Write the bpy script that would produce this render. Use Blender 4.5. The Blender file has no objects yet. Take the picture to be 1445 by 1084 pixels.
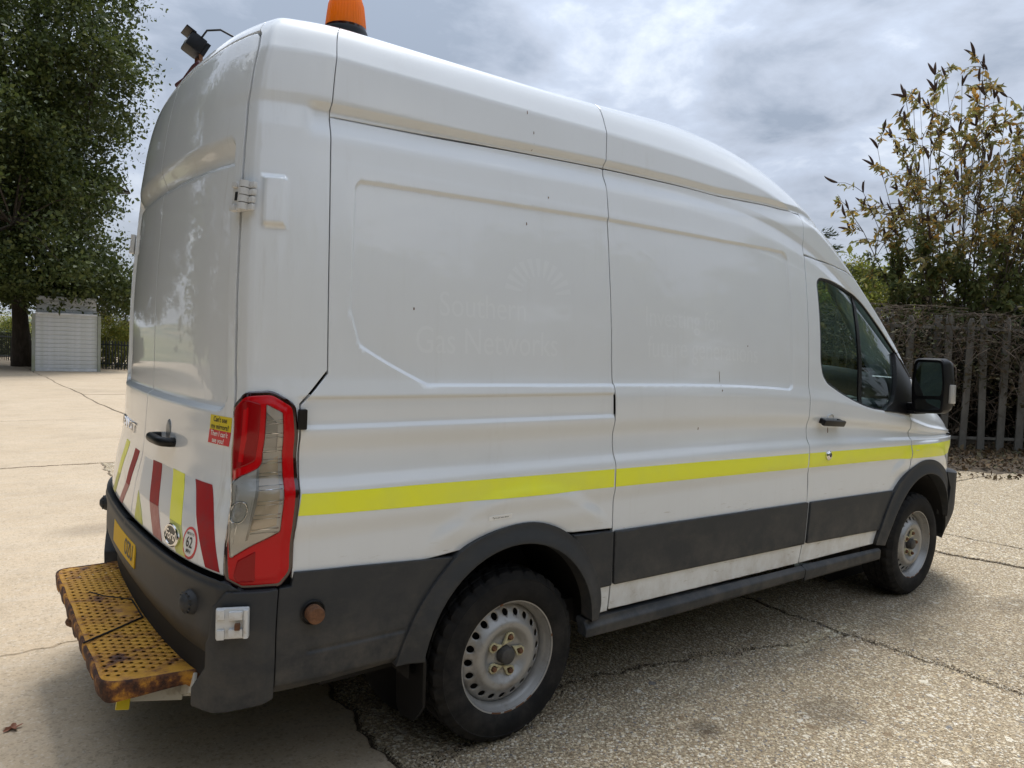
import bpy, bmesh, math, random
import numpy as np
from mathutils import Vector, Matrix
from mathutils.geometry import delaunay_2d_cdt
from mathutils.kdtree import KDTree
random.seed(7); RNG=np.random.default_rng(11)
scn=bpy.context.scene; COL=scn.collection
# ------------------------------------------------------------------ camera, sky, sun, exposure
cam=bpy.data.cameras.new('camera'); camo=bpy.data.objects.new('camera',cam); COL.objects.link(camo)
cam.sensor_fit='HORIZONTAL'; cam.sensor_width=36.0; cam.lens=36.0*1043.0/1445.0; cam.clip_start=.05; cam.clip_end=3000
_yaw,_pit,_rol=0.92689,-0.05308,0.03771
_f=Vector((math.cos(_pit)*math.cos(_yaw),math.cos(_pit)*math.sin(_yaw),math.sin(_pit)))
_r=Vector((math.sin(_yaw),-math.cos(_yaw),0)); _u=_r.cross(_f)
_r2=_r*math.cos(_rol)+_u*math.sin(_rol); _u2=-_r*math.sin(_rol)+_u*math.cos(_rol)
camo.matrix_world=Matrix(((_r2.x,_u2.x,-_f.x,-.49442),(_r2.y,_u2.y,-_f.y,-3.20668),(_r2.z,_u2.z,-_f.z,1.54188),(0,0,0,1)))
scn.camera=camo
SUN_EL,SUN_AZ=math.radians(68),math.radians(40)      # azimuth from +X
sun=bpy.data.lights.new('sun','SUN'); sun.energy=2.7; sun.angle=math.radians(22); sun.color=(1,.98,.955)
suno=bpy.data.objects.new('sun',sun); COL.objects.link(suno)
_sd=Vector((math.cos(SUN_EL)*math.cos(SUN_AZ),math.cos(SUN_EL)*math.sin(SUN_AZ),math.sin(SUN_EL)))
suno.rotation_euler=_sd.to_track_quat('Z','Y').to_euler(); suno.location=_sd*60
W=bpy.data.worlds.new('World'); scn.world=W; W.use_nodes=True
def sky_nodes():
    nt=W.node_tree; nt.nodes.clear(); N=nt.nodes.new; L=nt.links.new
    out=N('ShaderNodeOutputWorld'); bg=N('ShaderNodeBackground'); bg.inputs['Strength'].default_value=.086
    sky=N('ShaderNodeTexSky'); sky.sky_type='NISHITA'; sky.sun_disc=False; sky.sun_elevation=SUN_EL; sky.sun_rotation=math.radians(90)-SUN_AZ
    tc=N('ShaderNodeTexCoord'); sep=N('ShaderNodeSeparateXYZ'); L(tc.outputs['Generated'],sep.inputs[0])
    def M(op,a,b=None,c=None,clamp=False):
        m=N('ShaderNodeMath'); m.operation=op; m.use_clamp=clamp
        for i,x in enumerate((a,b,c)):
            if x is None: continue
            if isinstance(x,(int,float)): m.inputs[i].default_value=x
            else: L(x,m.inputs[i])
        return m.outputs[0]
    zc=M('MAXIMUM',sep.outputs['Z'],0.0); den=M('ADD',zc,.26)
    cx=M('DIVIDE',sep.outputs['X'],den); cy=M('DIVIDE',sep.outputs['Y'],den)
    cmb=N('ShaderNodeCombineXYZ'); L(cx,cmb.inputs[0]); L(cy,cmb.inputs[1]); cmb.inputs[2].default_value=.7
    def noise(scale,detail,rough,dist,off):
        mp=N('ShaderNodeMapping'); L(cmb.outputs[0],mp.inputs[0]); mp.inputs['Location'].default_value=off; mp.inputs['Rotation'].default_value=(0,0,.5); mp.inputs['Scale'].default_value=(1,1.0,1)
        n=N('ShaderNodeTexNoise'); L(mp.outputs[0],n.inputs[0]); n.inputs['Scale'].default_value=scale; n.inputs['Detail'].default_value=detail; n.inputs['Roughness'].default_value=rough; n.inputs['Distortion'].default_value=dist
        return n.outputs['Fac']
    big=noise(1.25,4,.55,.3,SKY_OFF); fine=noise(3.3,9,.58,.22,(3.1,.4,0))
    d=M('ADD',M('MULTIPLY',big,.5),M('MULTIPLY',fine,.5))
    rp=N('ShaderNodeValToRGB'); L(d,rp.inputs[0]); e=rp.color_ramp.elements
    e[0].position=.36; e[0].color=(10.6,11.1,11.7,1); e[1].position=.59; e[1].color=(3.3,3.9,4.9,1)
    for p,c in ((.41,(7.3,8.0,9.1,1)),(.46,(5.5,6.25,7.6,1)),(.515,(4.8,5.4,6.5,1))):
        k=e.new(p); k.color=c
    # clouds thin out into a little blue sky
    gap=N('ShaderNodeMapRange'); L(d,gap.inputs[0]); gap.inputs[1].default_value=.30; gap.inputs[2].default_value=.36; gap.inputs[3].default_value=1; gap.inputs[4].default_value=0
    mx=N('ShaderNodeMix'); mx.data_type='RGBA'; L(M('MULTIPLY',gap.outputs[0],.6),mx.inputs['Factor']); L(rp.outputs[0],mx.inputs['A']); L(sky.outputs[0],mx.inputs['B'])
    # a cloud deck is lighter overhead and has a pale clear band at the horizon
    ov=M('ADD',.72,M('MULTIPLY',zc,SKY_OVER)); hb=N('ShaderNodeMapRange'); L(sep.outputs['Z'],hb.inputs[0]); hb.inputs[1].default_value=.05; hb.inputs[2].default_value=.20; hb.inputs[3].default_value=.75; hb.inputs[4].default_value=0
    hz=N('ShaderNodeMix'); hz.data_type='RGBA'; L(hb.outputs[0],hz.inputs['Factor']); L(mx.outputs['Result'],hz.inputs['A']); hz.inputs['B'].default_value=(6.6,7.2,8.0,1)
    sc=N('ShaderNodeVectorMath'); sc.operation='SCALE'; L(hz.outputs['Result'],sc.inputs[0]); L(ov,sc.inputs['Scale'])
    L(sc.outputs[0],bg.inputs['Color']); L(bg.outputs[0],out.inputs[0])
SKY_OVER=1.0; SKY_OFF=(1.3,4.2,0)
sky_nodes()
vs=scn.view_settings; vs.view_transform='Standard'; vs.look='None'; vs.exposure=0.40; vs.gamma=1.0; vs.use_curve_mapping=False
scn.cycles.max_bounces=8; scn.cycles.transparent_max_bounces=12
# ------------------------------------------------------------------ helpers
def mat(name,col,rough=.5,metal=0,coat=0,spec=.5,var=None,bump=None,trans=0,coat_rough=.04,alpha=1,subs=None):
    m=bpy.data.materials.new(name); m.use_nodes=True; nt=m.node_tree; b=nt.nodes['Principled BSDF']
    b.inputs['Base Color'].default_value=(*col,1); b.inputs['Roughness'].default_value=rough; b.inputs['Metallic'].default_value=metal
    b.inputs['Coat Weight'].default_value=coat; b.inputs['Coat Roughness'].default_value=coat_rough; b.inputs['Specular IOR Level'].default_value=spec
    b.inputs['Transmission Weight'].default_value=trans; b.inputs['Alpha'].default_value=alpha
    tc=nt.nodes.new('ShaderNodeTexCoord')
    if var:   # (scale, second colour, low, high[, stretch])
        n=nt.nodes.new('ShaderNodeTexNoise'); n.inputs['Scale'].default_value=var[0]; n.inputs['Detail'].default_value=8; n.inputs['Roughness'].default_value=.65
        src=tc.outputs['Object']
        if len(var)>4:
            mp=nt.nodes.new('ShaderNodeMapping'); mp.inputs['Scale'].default_value=var[4]; nt.links.new(src,mp.inputs[0]); src=mp.outputs[0]
        nt.links.new(src,n.inputs[0])
        r=nt.nodes.new('ShaderNodeMapRange'); r.inputs[1].default_value=var[2]; r.inputs[2].default_value=var[3]; nt.links.new(n.outputs['Fac'],r.inputs[0])
        x=nt.nodes.new('ShaderNodeMix'); x.data_type='RGBA'; nt.links.new(r.outputs[0],x.inputs['Factor']); x.inputs['A'].default_value=(*col,1); x.inputs['B'].default_value=(*var[1],1)
        nt.links.new(x.outputs['Result'],b.inputs['Base Color'])
    if bump:  # (scale, strength, distance)
        n=nt.nodes.new('ShaderNodeTexNoise'); n.inputs['Scale'].default_value=bump[0]; n.inputs['Detail'].default_value=6; nt.links.new(tc.outputs['Object'],n.inputs[0])
        u=nt.nodes.new('ShaderNodeBump'); u.inputs['Strength'].default_value=bump[1]; u.inputs['Distance'].default_value=bump[2]; nt.links.new(n.outputs['Fac'],u.inputs['Height']); nt.links.new(u.outputs[0],b.inputs['Normal'])
    return m
def tag(o,label=None,cat=None,group=None,kind=None):
    if label: o['label']=label
    if cat: o['category']=cat
    if group: o['group']=group
    if kind: o['kind']=kind
    return o
def place(o,parent):
    COL.objects.link(o)
    if parent is not None:
        o.parent=parent; o.matrix_parent_inverse=Matrix.Translation(-TOP[parent.name])
    return o
TOP={}
def root(name,loc,label,cat,group=None):
    o=bpy.data.objects.new(name,None); COL.objects.link(o); o.location=loc; o.empty_display_size=.2; tag(o,label,cat,group); TOP[o.name]=Vector(loc); return o
def mesh(name,V,F,m,parent=None,smooth=False,mats=None):
    me=bpy.data.meshes.new(name); me.from_pydata([tuple(map(float,v)) for v in V],[],[tuple(map(int,f)) for f in F]); me.materials.append(m)
    if smooth: me.polygons.foreach_set('use_smooth',[True]*len(me.polygons))
    me.update(); o=bpy.data.objects.new(name,me); place(o,parent)
    TOP[o.name]=Vector((0,0,0)); return o
def node(name,parent):
    o=bpy.data.objects.new(name,None); o.empty_display_size=.1; place(o,parent); TOP[o.name]=Vector((0,0,0)); return o
def fastmesh(name,V,F,m,parent=None,smooth=False):
    # V (n,3), F (k,c) numpy, all faces with the same corner count
    V=np.asarray(V,np.float32); F=np.asarray(F,np.int32); me=bpy.data.meshes.new(name); c=F.shape[1]
    me.vertices.add(len(V)); me.vertices.foreach_set('co',V.ravel()); me.loops.add(F.size); me.loops.foreach_set('vertex_index',F.ravel())
    me.polygons.add(len(F)); me.polygons.foreach_set('loop_start',np.arange(0,F.size,c,dtype=np.int32)); me.polygons.foreach_set('loop_total',np.full(len(F),c,np.int32))
    if smooth: me.polygons.foreach_set('use_smooth',np.ones(len(F),bool))
    me.materials.append(m); me.update(calc_edges=True); me.validate(); o=bpy.data.objects.new(name,me); place(o,parent); TOP[o.name]=Vector((0,0,0)); return o
class MB:
    """collects shapes in one list; build() links one mesh"""
    def __init__(s): s.v=[]; s.f=[]
    def add(s,V,F):
        n=len(s.v); s.v+= [tuple(map(float,x)) for x in V]; s.f+=[tuple(int(i)+n for i in f) for f in F]; return s
    def box(s,c,d,bev=0.0,M=None):
        bm=bmesh.new(); bmesh.ops.create_cube(bm,size=1)
        for v in bm.verts: v.co=Vector((v.co.x*d[0],v.co.y*d[1],v.co.z*d[2]))
        if bev>0: bmesh.ops.bevel(bm,geom=bm.edges[:],offset=min(bev,min(d)*.45),segments=2,affect='EDGES',profile=.6)
        for v in bm.verts:
            v.co=v.co+Vector(c)
            if M is not None: v.co=M@v.co
        bm.verts.index_update(); s.add([v.co for v in bm.verts],[[v.index for v in f.verts] for f in bm.faces]); bm.free(); return s
    def lathe(s,prof,M=None,n=32,axis='Z',closed=False):
        V=[];F=[]
        for r,a in prof:
            for k in range(n):
                t=2*math.pi*k/n; p=Vector((r*math.cos(t),r*math.sin(t),a)); V.append(M@p if M is not None else p)
        for i in range(len(prof)-1):
            for k in range(n):
                a=i*n+k; b=i*n+(k+1)%n; F.append((a,b,b+n,a+n))
        return s.add(V,F)
    def tube(s,pts,r,n=8,taper=None):
        pts=[Vector(p) for p in pts]; V=[];F=[]; up=Vector((.13,.31,.94))
        for i,p in enumerate(pts):
            d=(pts[min(i+1,len(pts)-1)]-pts[max(i-1,0)]).normalized(); a=d.cross(up)
            if a.length<1e-3: a=d.cross(Vector((1,0,0)))
            a.normalize(); b=d.cross(a); rr=r if taper is None else taper[i]
            for k in range(n):
                t=2*math.pi*k/n; V.append(p+(a*math.cos(t)+b*math.sin(t))*rr)
        for i in range(len(pts)-1):
            for k in range(n): F.append((i*n+k,i*n+(k+1)%n,(i+1)*n+(k+1)%n,(i+1)*n+k))
        F.append(tuple(range(n-1,-1,-1))); F.append(tuple(range((len(pts)-1)*n,len(pts)*n)))
        return s.add(V,F)
    def build(s,name,m,parent=None,smooth=False,angle=None):
        o=mesh(name,s.v,s.f,m,parent,smooth or angle is not None)
        if angle is not None: o.data.set_sharp_from_angle(angle=math.radians(angle))
        return o
# ---- van body surface S(s,t): s runs round the plan (rear centre -> side -> nose), t is rest height
PLAN=[(.011,0),(.014,.2),(.025,.45),(.042,.65),(.066,.79),(.087,.875),(.101,.918),(.1065,.9305),(.116,.9400),(.130,.9470),(.2,.973),(.3,.992),(.42,.9995),(.6,1.0),(.8,1.0),(1.5,1.0),(2.5,1.0),(3.5,1.0),(4.2,1.0),(4.5,.997),(4.75,.983),(4.95,.95),(5.1,.9),(5.24,.81),(5.36,.66),(5.45,.45),(5.49,.22),(5.5,0)]
def _catmull(P,n=24):
    P=np.array(P,float); Q=np.vstack([[P[0,0]+(P[1,0]-P[0,0])*1.0,-P[1,1]],P,[P[-2,0],-P[-2,1]]]); out=[]
    for i in range(len(P)-1):
        p0,p1,p2,p3=Q[i:i+4]; d=[np.linalg.norm(b-a)**.5 for a,b in ((p0,p1),(p1,p2),(p2,p3))]
        t0,t1=0,d[0]; t2=t1+d[1]; t3=t2+d[2]
        for u in np.arange(n)/n:
            t=t1+(t2-t1)*u
            a1=p0*(t1-t)/(t1-t0)+p1*(t-t0)/(t1-t0); a2=p1*(t2-t)/(t2-t1)+p2*(t-t1)/(t2-t1); a3=p2*(t3-t)/(t3-t2)+p3*(t-t2)/(t3-t2)
            b1=a1*(t2-t)/(t2-t0)+a2*(t-t0)/(t2-t0); b2=a2*(t3-t)/(t3-t1)+a3*(t-t1)/(t3-t1)
            out.append(b1*(t2-t)/(t2-t1)+b2*(t-t1)/(t2-t1))
    out.append(P[-1]); return np.array(out)
_pl=_catmull(PLAN)
_L=np.concatenate([[0],np.cumsum(np.linalg.norm(np.diff(_pl,axis=0),axis=1))])
_i=np.argmin(abs(_pl[:,0]-2.0)); _L=_L-_L[_i]+_pl[_i,0]
SMIN,SMAX=_L[0],_L[-1]
def _spl(xs,ys):
    # monotone-ish cubic table (pchip), sampled densely
    xs=np.array(xs,float); ys=np.array(ys,float); h=np.diff(xs); d=np.diff(ys)/h; m=np.zeros(len(xs))
    for i in range(1,len(xs)-1):
        if d[i-1]*d[i]>0:
            w1=2*h[i]+h[i-1]; w2=h[i]+2*h[i-1]; m[i]=(w1+w2)/(w1/d[i-1]+w2/d[i])
    m[0]=d[0]; m[-1]=d[-1]
    def f(x):
        x=np.clip(np.asarray(x,float),xs[0],xs[-1]); i=np.clip(np.searchsorted(xs,x)-1,0,len(h)-1)
        u=(x-xs[i])/h[i]; 
        return ys[i]*(1+2*u)*(1-u)**2+m[i]*h[i]*u*(1-u)**2+ys[i+1]*u*u*(3-2*u)+m[i+1]*h[i]*u*u*(u-1)
    return f
TT=  [.20,.30,.42,.55,.79,.88,.95,1.03,1.09,1.15,1.22,1.31,1.355,1.39,1.55,1.7,1.9,2.09,2.18,2.25,2.33,2.38,2.45,2.55,2.64,2.70,2.76,2.82,2.88]
YY=  [.95,.985,1.0,1.010,1.012,1.012,1.024,1.023,1.002,.998,1.013,1.014,1.006,.999,.990,.979,.957,.930,.915,.906,.902,.896,.880,.842,.80,.765,.715,.655,.59]
_sy=_spl(TT,YY)
_tg=np.arange(.1,3.0,.001); _cr=[(2.09,.9295),(2.18,.9165),(2.258,.8985),(2.300,.9015),(2.448,.8880),(2.600,.8250)]
_yg=np.where(_tg<2.09,_sy(_tg),np.where(_tg>2.6,_sy(_tg)+(.825-float(_sy(2.6)))*np.clip((2.76-_tg)/.16,0,1),np.interp(_tg,[c[0] for c in _cr],[c[1] for c in _cr])))
_k=np.exp(-.5*(np.arange(-30,31)/4.)**2); _k/=_k.sum(); _yg[30:-30]=np.convolve(_yg,_k,'valid')
def side_y(t): return np.interp(t,_tg,_yg)
ZZ=_spl([0,2.45,2.55,2.64,2.70,2.76,2.82,2.88],[0,2.45,2.536,2.594,2.627,2.652,2.669,2.678])
ZF=_spl([0,2.45,2.55,2.60,2.64,2.70,2.76,2.82,2.88],[0,2.45,2.537,2.566,2.580,2.594,2.604,2.611,2.617])
lean_r=_spl([.2,.6,.80,.92,1.05,1.15,1.3,1.6,2.0,2.3,2.5,2.6,2.7,2.8,2.88],[.03,.03,.04,.056,.082,.09,.098,.102,.124,.154,.192,.228,.28,.355,.435])
HX=_spl([-2,.2,.7,1.6,2.1,2.5,2.8,3.1,3.35,3.6,3.9,4.25,4.6,4.75,4.95,5.2,5.6,6.5],[2.67,2.686,2.686,2.686,2.68,2.655,2.61,2.525,2.42,2.27,2.05,1.76,1.44,1.36,1.28,1.17,1.0,.9])
ZB=1.02
def sm(a,b,x):
    u=np.clip((np.asarray(x,float)-a)/(b-a),0,1); return u*u*(3-2*u)
def base(s,t):
    s=np.asarray(s,float); t=np.asarray(t,float)
    xb=np.interp(s,_L,_pl[:,0]); yb=np.interp(s,_L,_pl[:,1])
    w=1-sm(.12,.75,xb)
    k=(HX(xb)-ZB)/(2.686-ZB)
    wz=sm(1.3,2.5,xb); z=ZF(t)*(1-wz)+ZZ(t)*wz; z=np.where(z>ZB,ZB+(z-ZB)*k,z)
    wf=sm(4.6,5.5,xb); nose=-wf*(.10*np.clip(t-1.0,0,1.9)+.03*np.clip(.55-t,0,1))
    x=xb+lean_r(t)*w+nose
    return np.stack([x,-yb*side_y(t),z],-1)
def nrm(s,t,f=None,e=2e-3):
    f=f or base
    a=f(s+e,t)-f(s-e,t); b=f(s,t+e)-f(s,t-e); n=np.cross(a,b); n/=np.linalg.norm(n,axis=-1,keepdims=True)+1e-12
    return n
# ------------------------------------------------------------------ the van's skin: features and panels on S(s,t)
def Sx(s,t):
    s=np.asarray(s,float); t=np.asarray(t,float)+0*s; s=s+0*t; m=s<SMIN; s2=np.where(m,2*SMIN-s,s); p=base(s2,t); p[...,1]=np.where(m,-p[...,1],p[...,1]); return p
def Snrm(s,t,e=2e-3):
    a=Sx(s+e,t)-Sx(s-e,t); b=Sx(s,t+e)-Sx(s,t-e); n=np.cross(a,b); return n/(np.linalg.norm(n,axis=-1,keepdims=True)+1e-12)
def sdf_poly(P,x,y):
    P=np.asarray(P,float); d=np.full(np.shape(x),1e9); ins=np.zeros(np.shape(x),bool); n=len(P)
    for i in range(n):
        a=P[i]; b=P[(i+1)%n]; e=b-a; wx=x-a[0]; wy=y-a[1]; u=np.clip((wx*e[0]+wy*e[1])/(e@e),0,1)
        d=np.minimum(d,(wx-u*e[0])**2+(wy-u*e[1])**2)
        c=(a[1]>y)!=(b[1]>y)
        with np.errstate(divide='ignore',invalid='ignore'): xi=a[0]+(y-a[1])*(b[0]-a[0])/(b[1]-a[1])
        ins^=c&(x<xi)
    d=np.sqrt(d); return np.where(ins,-d,d)
def inset(P,d):
    P=np.asarray(P,float); n=len(P); out=[]
    for i in range(n):
        a,b,c=P[i-1],P[i],P[(i+1)%n]; e1=(b-a)/np.linalg.norm(b-a); e2=(c-b)/np.linalg.norm(c-b); n1=np.array([-e1[1],e1[0]]); n2=np.array([-e2[1],e2[0]])
        m=n1+n2; k=1+n1@n2; out.append(b+m*d/max(k,.3))
    return np.array(out)
def roundpoly(P,r,seg=5):
    P=np.asarray(P,float); n=len(P); out=[]
    for i in range(n):
        a,b,c=P[i-1],P[i],P[(i+1)%n]; l1=np.linalg.norm(a-b); l2=np.linalg.norm(c-b); rr=min(r if np.isscalar(r) else r[i],l1*.45,l2*.45)
        p0=b+(a-b)/l1*rr; p1=b+(c-b)/l2*rr
        if rr<1e-4: out.append(b); continue
        for k in range(seg+1):
            u=k/seg; out.append((1-u)**2*p0+2*u*(1-u)*b+u*u*p1)
    return np.array(out)
R_SIDE=inset([(.466,1.60),(.51,1.485),(.80,1.357),(3.0,1.352),(3.0,2.150)]+[(x,float(_spl([1.6,2.1,2.4,2.65,2.85,3.1],[2.060,2.063,2.072,2.093,2.120,2.165])(x))) for x in np.linspace(2.9,1.68,12)]+[(.492,2.036)],.045)
_chx=[-.2,.37,1.68,2.36,2.95,3.15,3.4,3.7]; _chy=[2.240,2.245,2.283,2.301,2.400,2.475,2.60,2.74]
chan=_spl(_chx,_chy)
Bs=lambda t:np.interp(t,[.3,.5,1.09,1.37,1.8,2.3,2.6],[1.716,1.716,1.702,1.690,1.681,1.685,1.702])
As=lambda t:np.interp(t,[.3,.43,.78,1.0,1.31,1.84,2.39,2.65,2.9],[3.146,3.146,3.180,3.150,3.146,3.150,3.176,3.205,3.23])
ln=lambda a,b,x:np.clip((np.asarray(x,float)-a)/(b-a),0,1)
def D(s,t):
    """pressings in the sheet metal, metres outwards"""
    d=np.zeros(np.shape(s))
    q=sdf_poly(R_SIDE,s,t)-.045; d-=.0095*(1-ln(-.012,.0,q))
    c=chan(s); d-=.017*sm(c-.10,c+.004,t)*(1-ln(c+.014,c+.038,t))*sm(.25,.31,s)*(1-sm(3.3,3.7,s))
    d-=.010*ln(1.227,1.241,t)*(1-ln(1.320,1.329,t))*sm(.24,.30,s)*(1-sm(1.69,1.70,s))
    for cx,ct in ((1.237,.37),(4.53,.39)):
        r=np.hypot(s-cx,t-ct); d+=.014*(1-sm(.578,.640,r))*sm(.775,.87,t)
    q=np.maximum(abs(s-.165)-.030,abs(t-1.925)-.072); d+=.017*(1-sm(-.003,.014,q))
    # rear doors: blanked window pressing running across both doors, eyebrow above it
    sb=np.maximum(np.maximum(s+.012,t-2.165),1.268-t)
    cr=np.hypot(np.maximum(s+.072,0),np.maximum(1.328-t,0)); sb=np.where((s>-.072)&(t<1.328),cr-.06,sb)
    cr=np.hypot(np.maximum(s+.077,0),np.maximum(t-2.10,0)); sb=np.where((s>-.077)&(t>2.10),cr-.065,sb)
    d+=(1-ln(-.013,0,sb))*(-.030*(1-sm(2.072,2.160,t))+.011*(1-ln(2.058,2.070,t)))
    return d
def F(s,t,off=0.0,feat=True):
    p=Sx(s,t); n=Snrm(s,t); h=(D(np.asarray(s,float),np.asarray(t,float)) if feat else 0)+off
    return p+n*np.asarray(h)[...,None] if np.ndim(h) else p+n*h
def resample(P,h):
    P=np.asarray(P,float); out=[]
    for i in range(len(P)):
        a=P[i]; b=P[(i+1)%len(P)]; k=max(1,int(math.ceil(np.linalg.norm(b-a)/h)))
        for j in range(k): out.append(a+(b-a)*j/k)
    return np.array(out)
def area(P): P=np.asarray(P); return .5*np.sum(P[:,0]*np.roll(P[:,1],-1)-np.roll(P[:,0],-1)*P[:,1])
def feature_points():
    E=[]
    for d in (.0022,-.0012,-.006,-.0108,-.0142): E+=list(resample(roundpoly(inset(R_SIDE,-(.045+d)),.05,7),.011))
    for x in np.arange(.24,3.4,.011):
        c=float(chan(x)); E+=[(x,c+o) for o in (.0,.006,.0125,.0155,.026,.0365,.0395,.046)]
    for x in np.arange(.24,1.70,.011): E+=[(x,o) for o in (1.2255,1.2285,1.234,1.2395,1.2425,1.3185,1.3215,1.3275,1.3305,1.336,1.342,1.348)]
    for x in np.arange(SMIN,.0,.011): E+=[(x,o) for o in (1.2665,1.2695,1.2745,1.2795,1.2825,2.0565,2.0595,2.064,2.0685,2.0715,2.076,2.09,2.104,2.118,2.132,2.146,2.16)]
    return np.array(E)
FEAT=None
def tri2d(poly,holes=(),h=.012,edge=.004,grid=True,extra=None,lines=()):
    poly=np.asarray(poly,float)
    if area(poly)<0: poly=poly[::-1]
    loops=[resample(poly,h)]+[resample(np.asarray(q,float) if area(q)<0 else np.asarray(q,float)[::-1],h) for q in holes]
    pts=[];edges=[];allb=[]
    for L in loops:
        n0=len(pts); pts+=list(L); m=len(L); edges+=[(n0+i,n0+(i+1)%m) for i in range(m)]; allb.append(L)
    nl=len(pts)
    for L in lines: n0=len(pts); pts+=list(L); edges+=[(n0+i,n0+(i+1)%len(L)) for i in range(len(L))]
    LP=np.array(pts[nl:]) if len(pts)>nl else None
    def inside(Q):
        q=sdf_poly(loops[0],Q[:,0],Q[:,1])
        for L in loops[1:]: q=np.maximum(q,-sdf_poly(L,Q[:,0],Q[:,1]))
        return q
    if grid:
        if edge>0:
            for L in loops:
                I=inset(L,edge); I=I[inside(I)<-edge*.8]; pts+=list(I)
        lo=loops[0].min(0); hi=loops[0].max(0)
        gx,gy=np.meshgrid(np.arange(lo[0]+h*.5,hi[0],h),np.arange(lo[1]+h*.5,hi[1],h)); G=np.stack([gx.ravel(),gy.ravel()],1)
        G=G[inside(G)<-max(edge*1.9,h*.45)]
        if extra is not None:
            X=extra[(extra[:,0]>lo[0])&(extra[:,0]<hi[0])&(extra[:,1]>lo[1])&(extra[:,1]<hi[1])]
            if len(X): X=X[inside(X)<-edge*1.9]
            if len(X):
                kd=KDTree(len(X)); [kd.insert((x,y,0),i) for i,(x,y) in enumerate(X)]; kd.balance()
                G=np.array([g for g in G if kd.find((g[0],g[1],0))[2]>.0065]); pts+=list(X)
        if LP is not None:
            kd=KDTree(len(LP)); [kd.insert((x,y,0),i) for i,(x,y) in enumerate(LP)]; kd.balance(); G=np.array([g for g in G if kd.find((g[0],g[1],0))[2]>.003])
        pts+=list(G)
    r=delaunay_2d_cdt([Vector((float(p[0]),float(p[1]))) for p in pts],edges,[],0,1e-6)
    V=np.array([(v.x,v.y) for v in r[0]]); T=np.array([f for f in r[2] if len(f)==3],int)
    c=V[T].mean(1); k=inside(c)<0; T=T[k]
    a=V[T]; cr=(a[:,1,0]-a[:,0,0])*(a[:,2,1]-a[:,0,1])-(a[:,1,1]-a[:,0,1])*(a[:,2,0]-a[:,0,0]); T[cr<0]=T[cr<0][:,::-1]; T=T[abs(cr)>1e-12]
    return V,T
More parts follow.
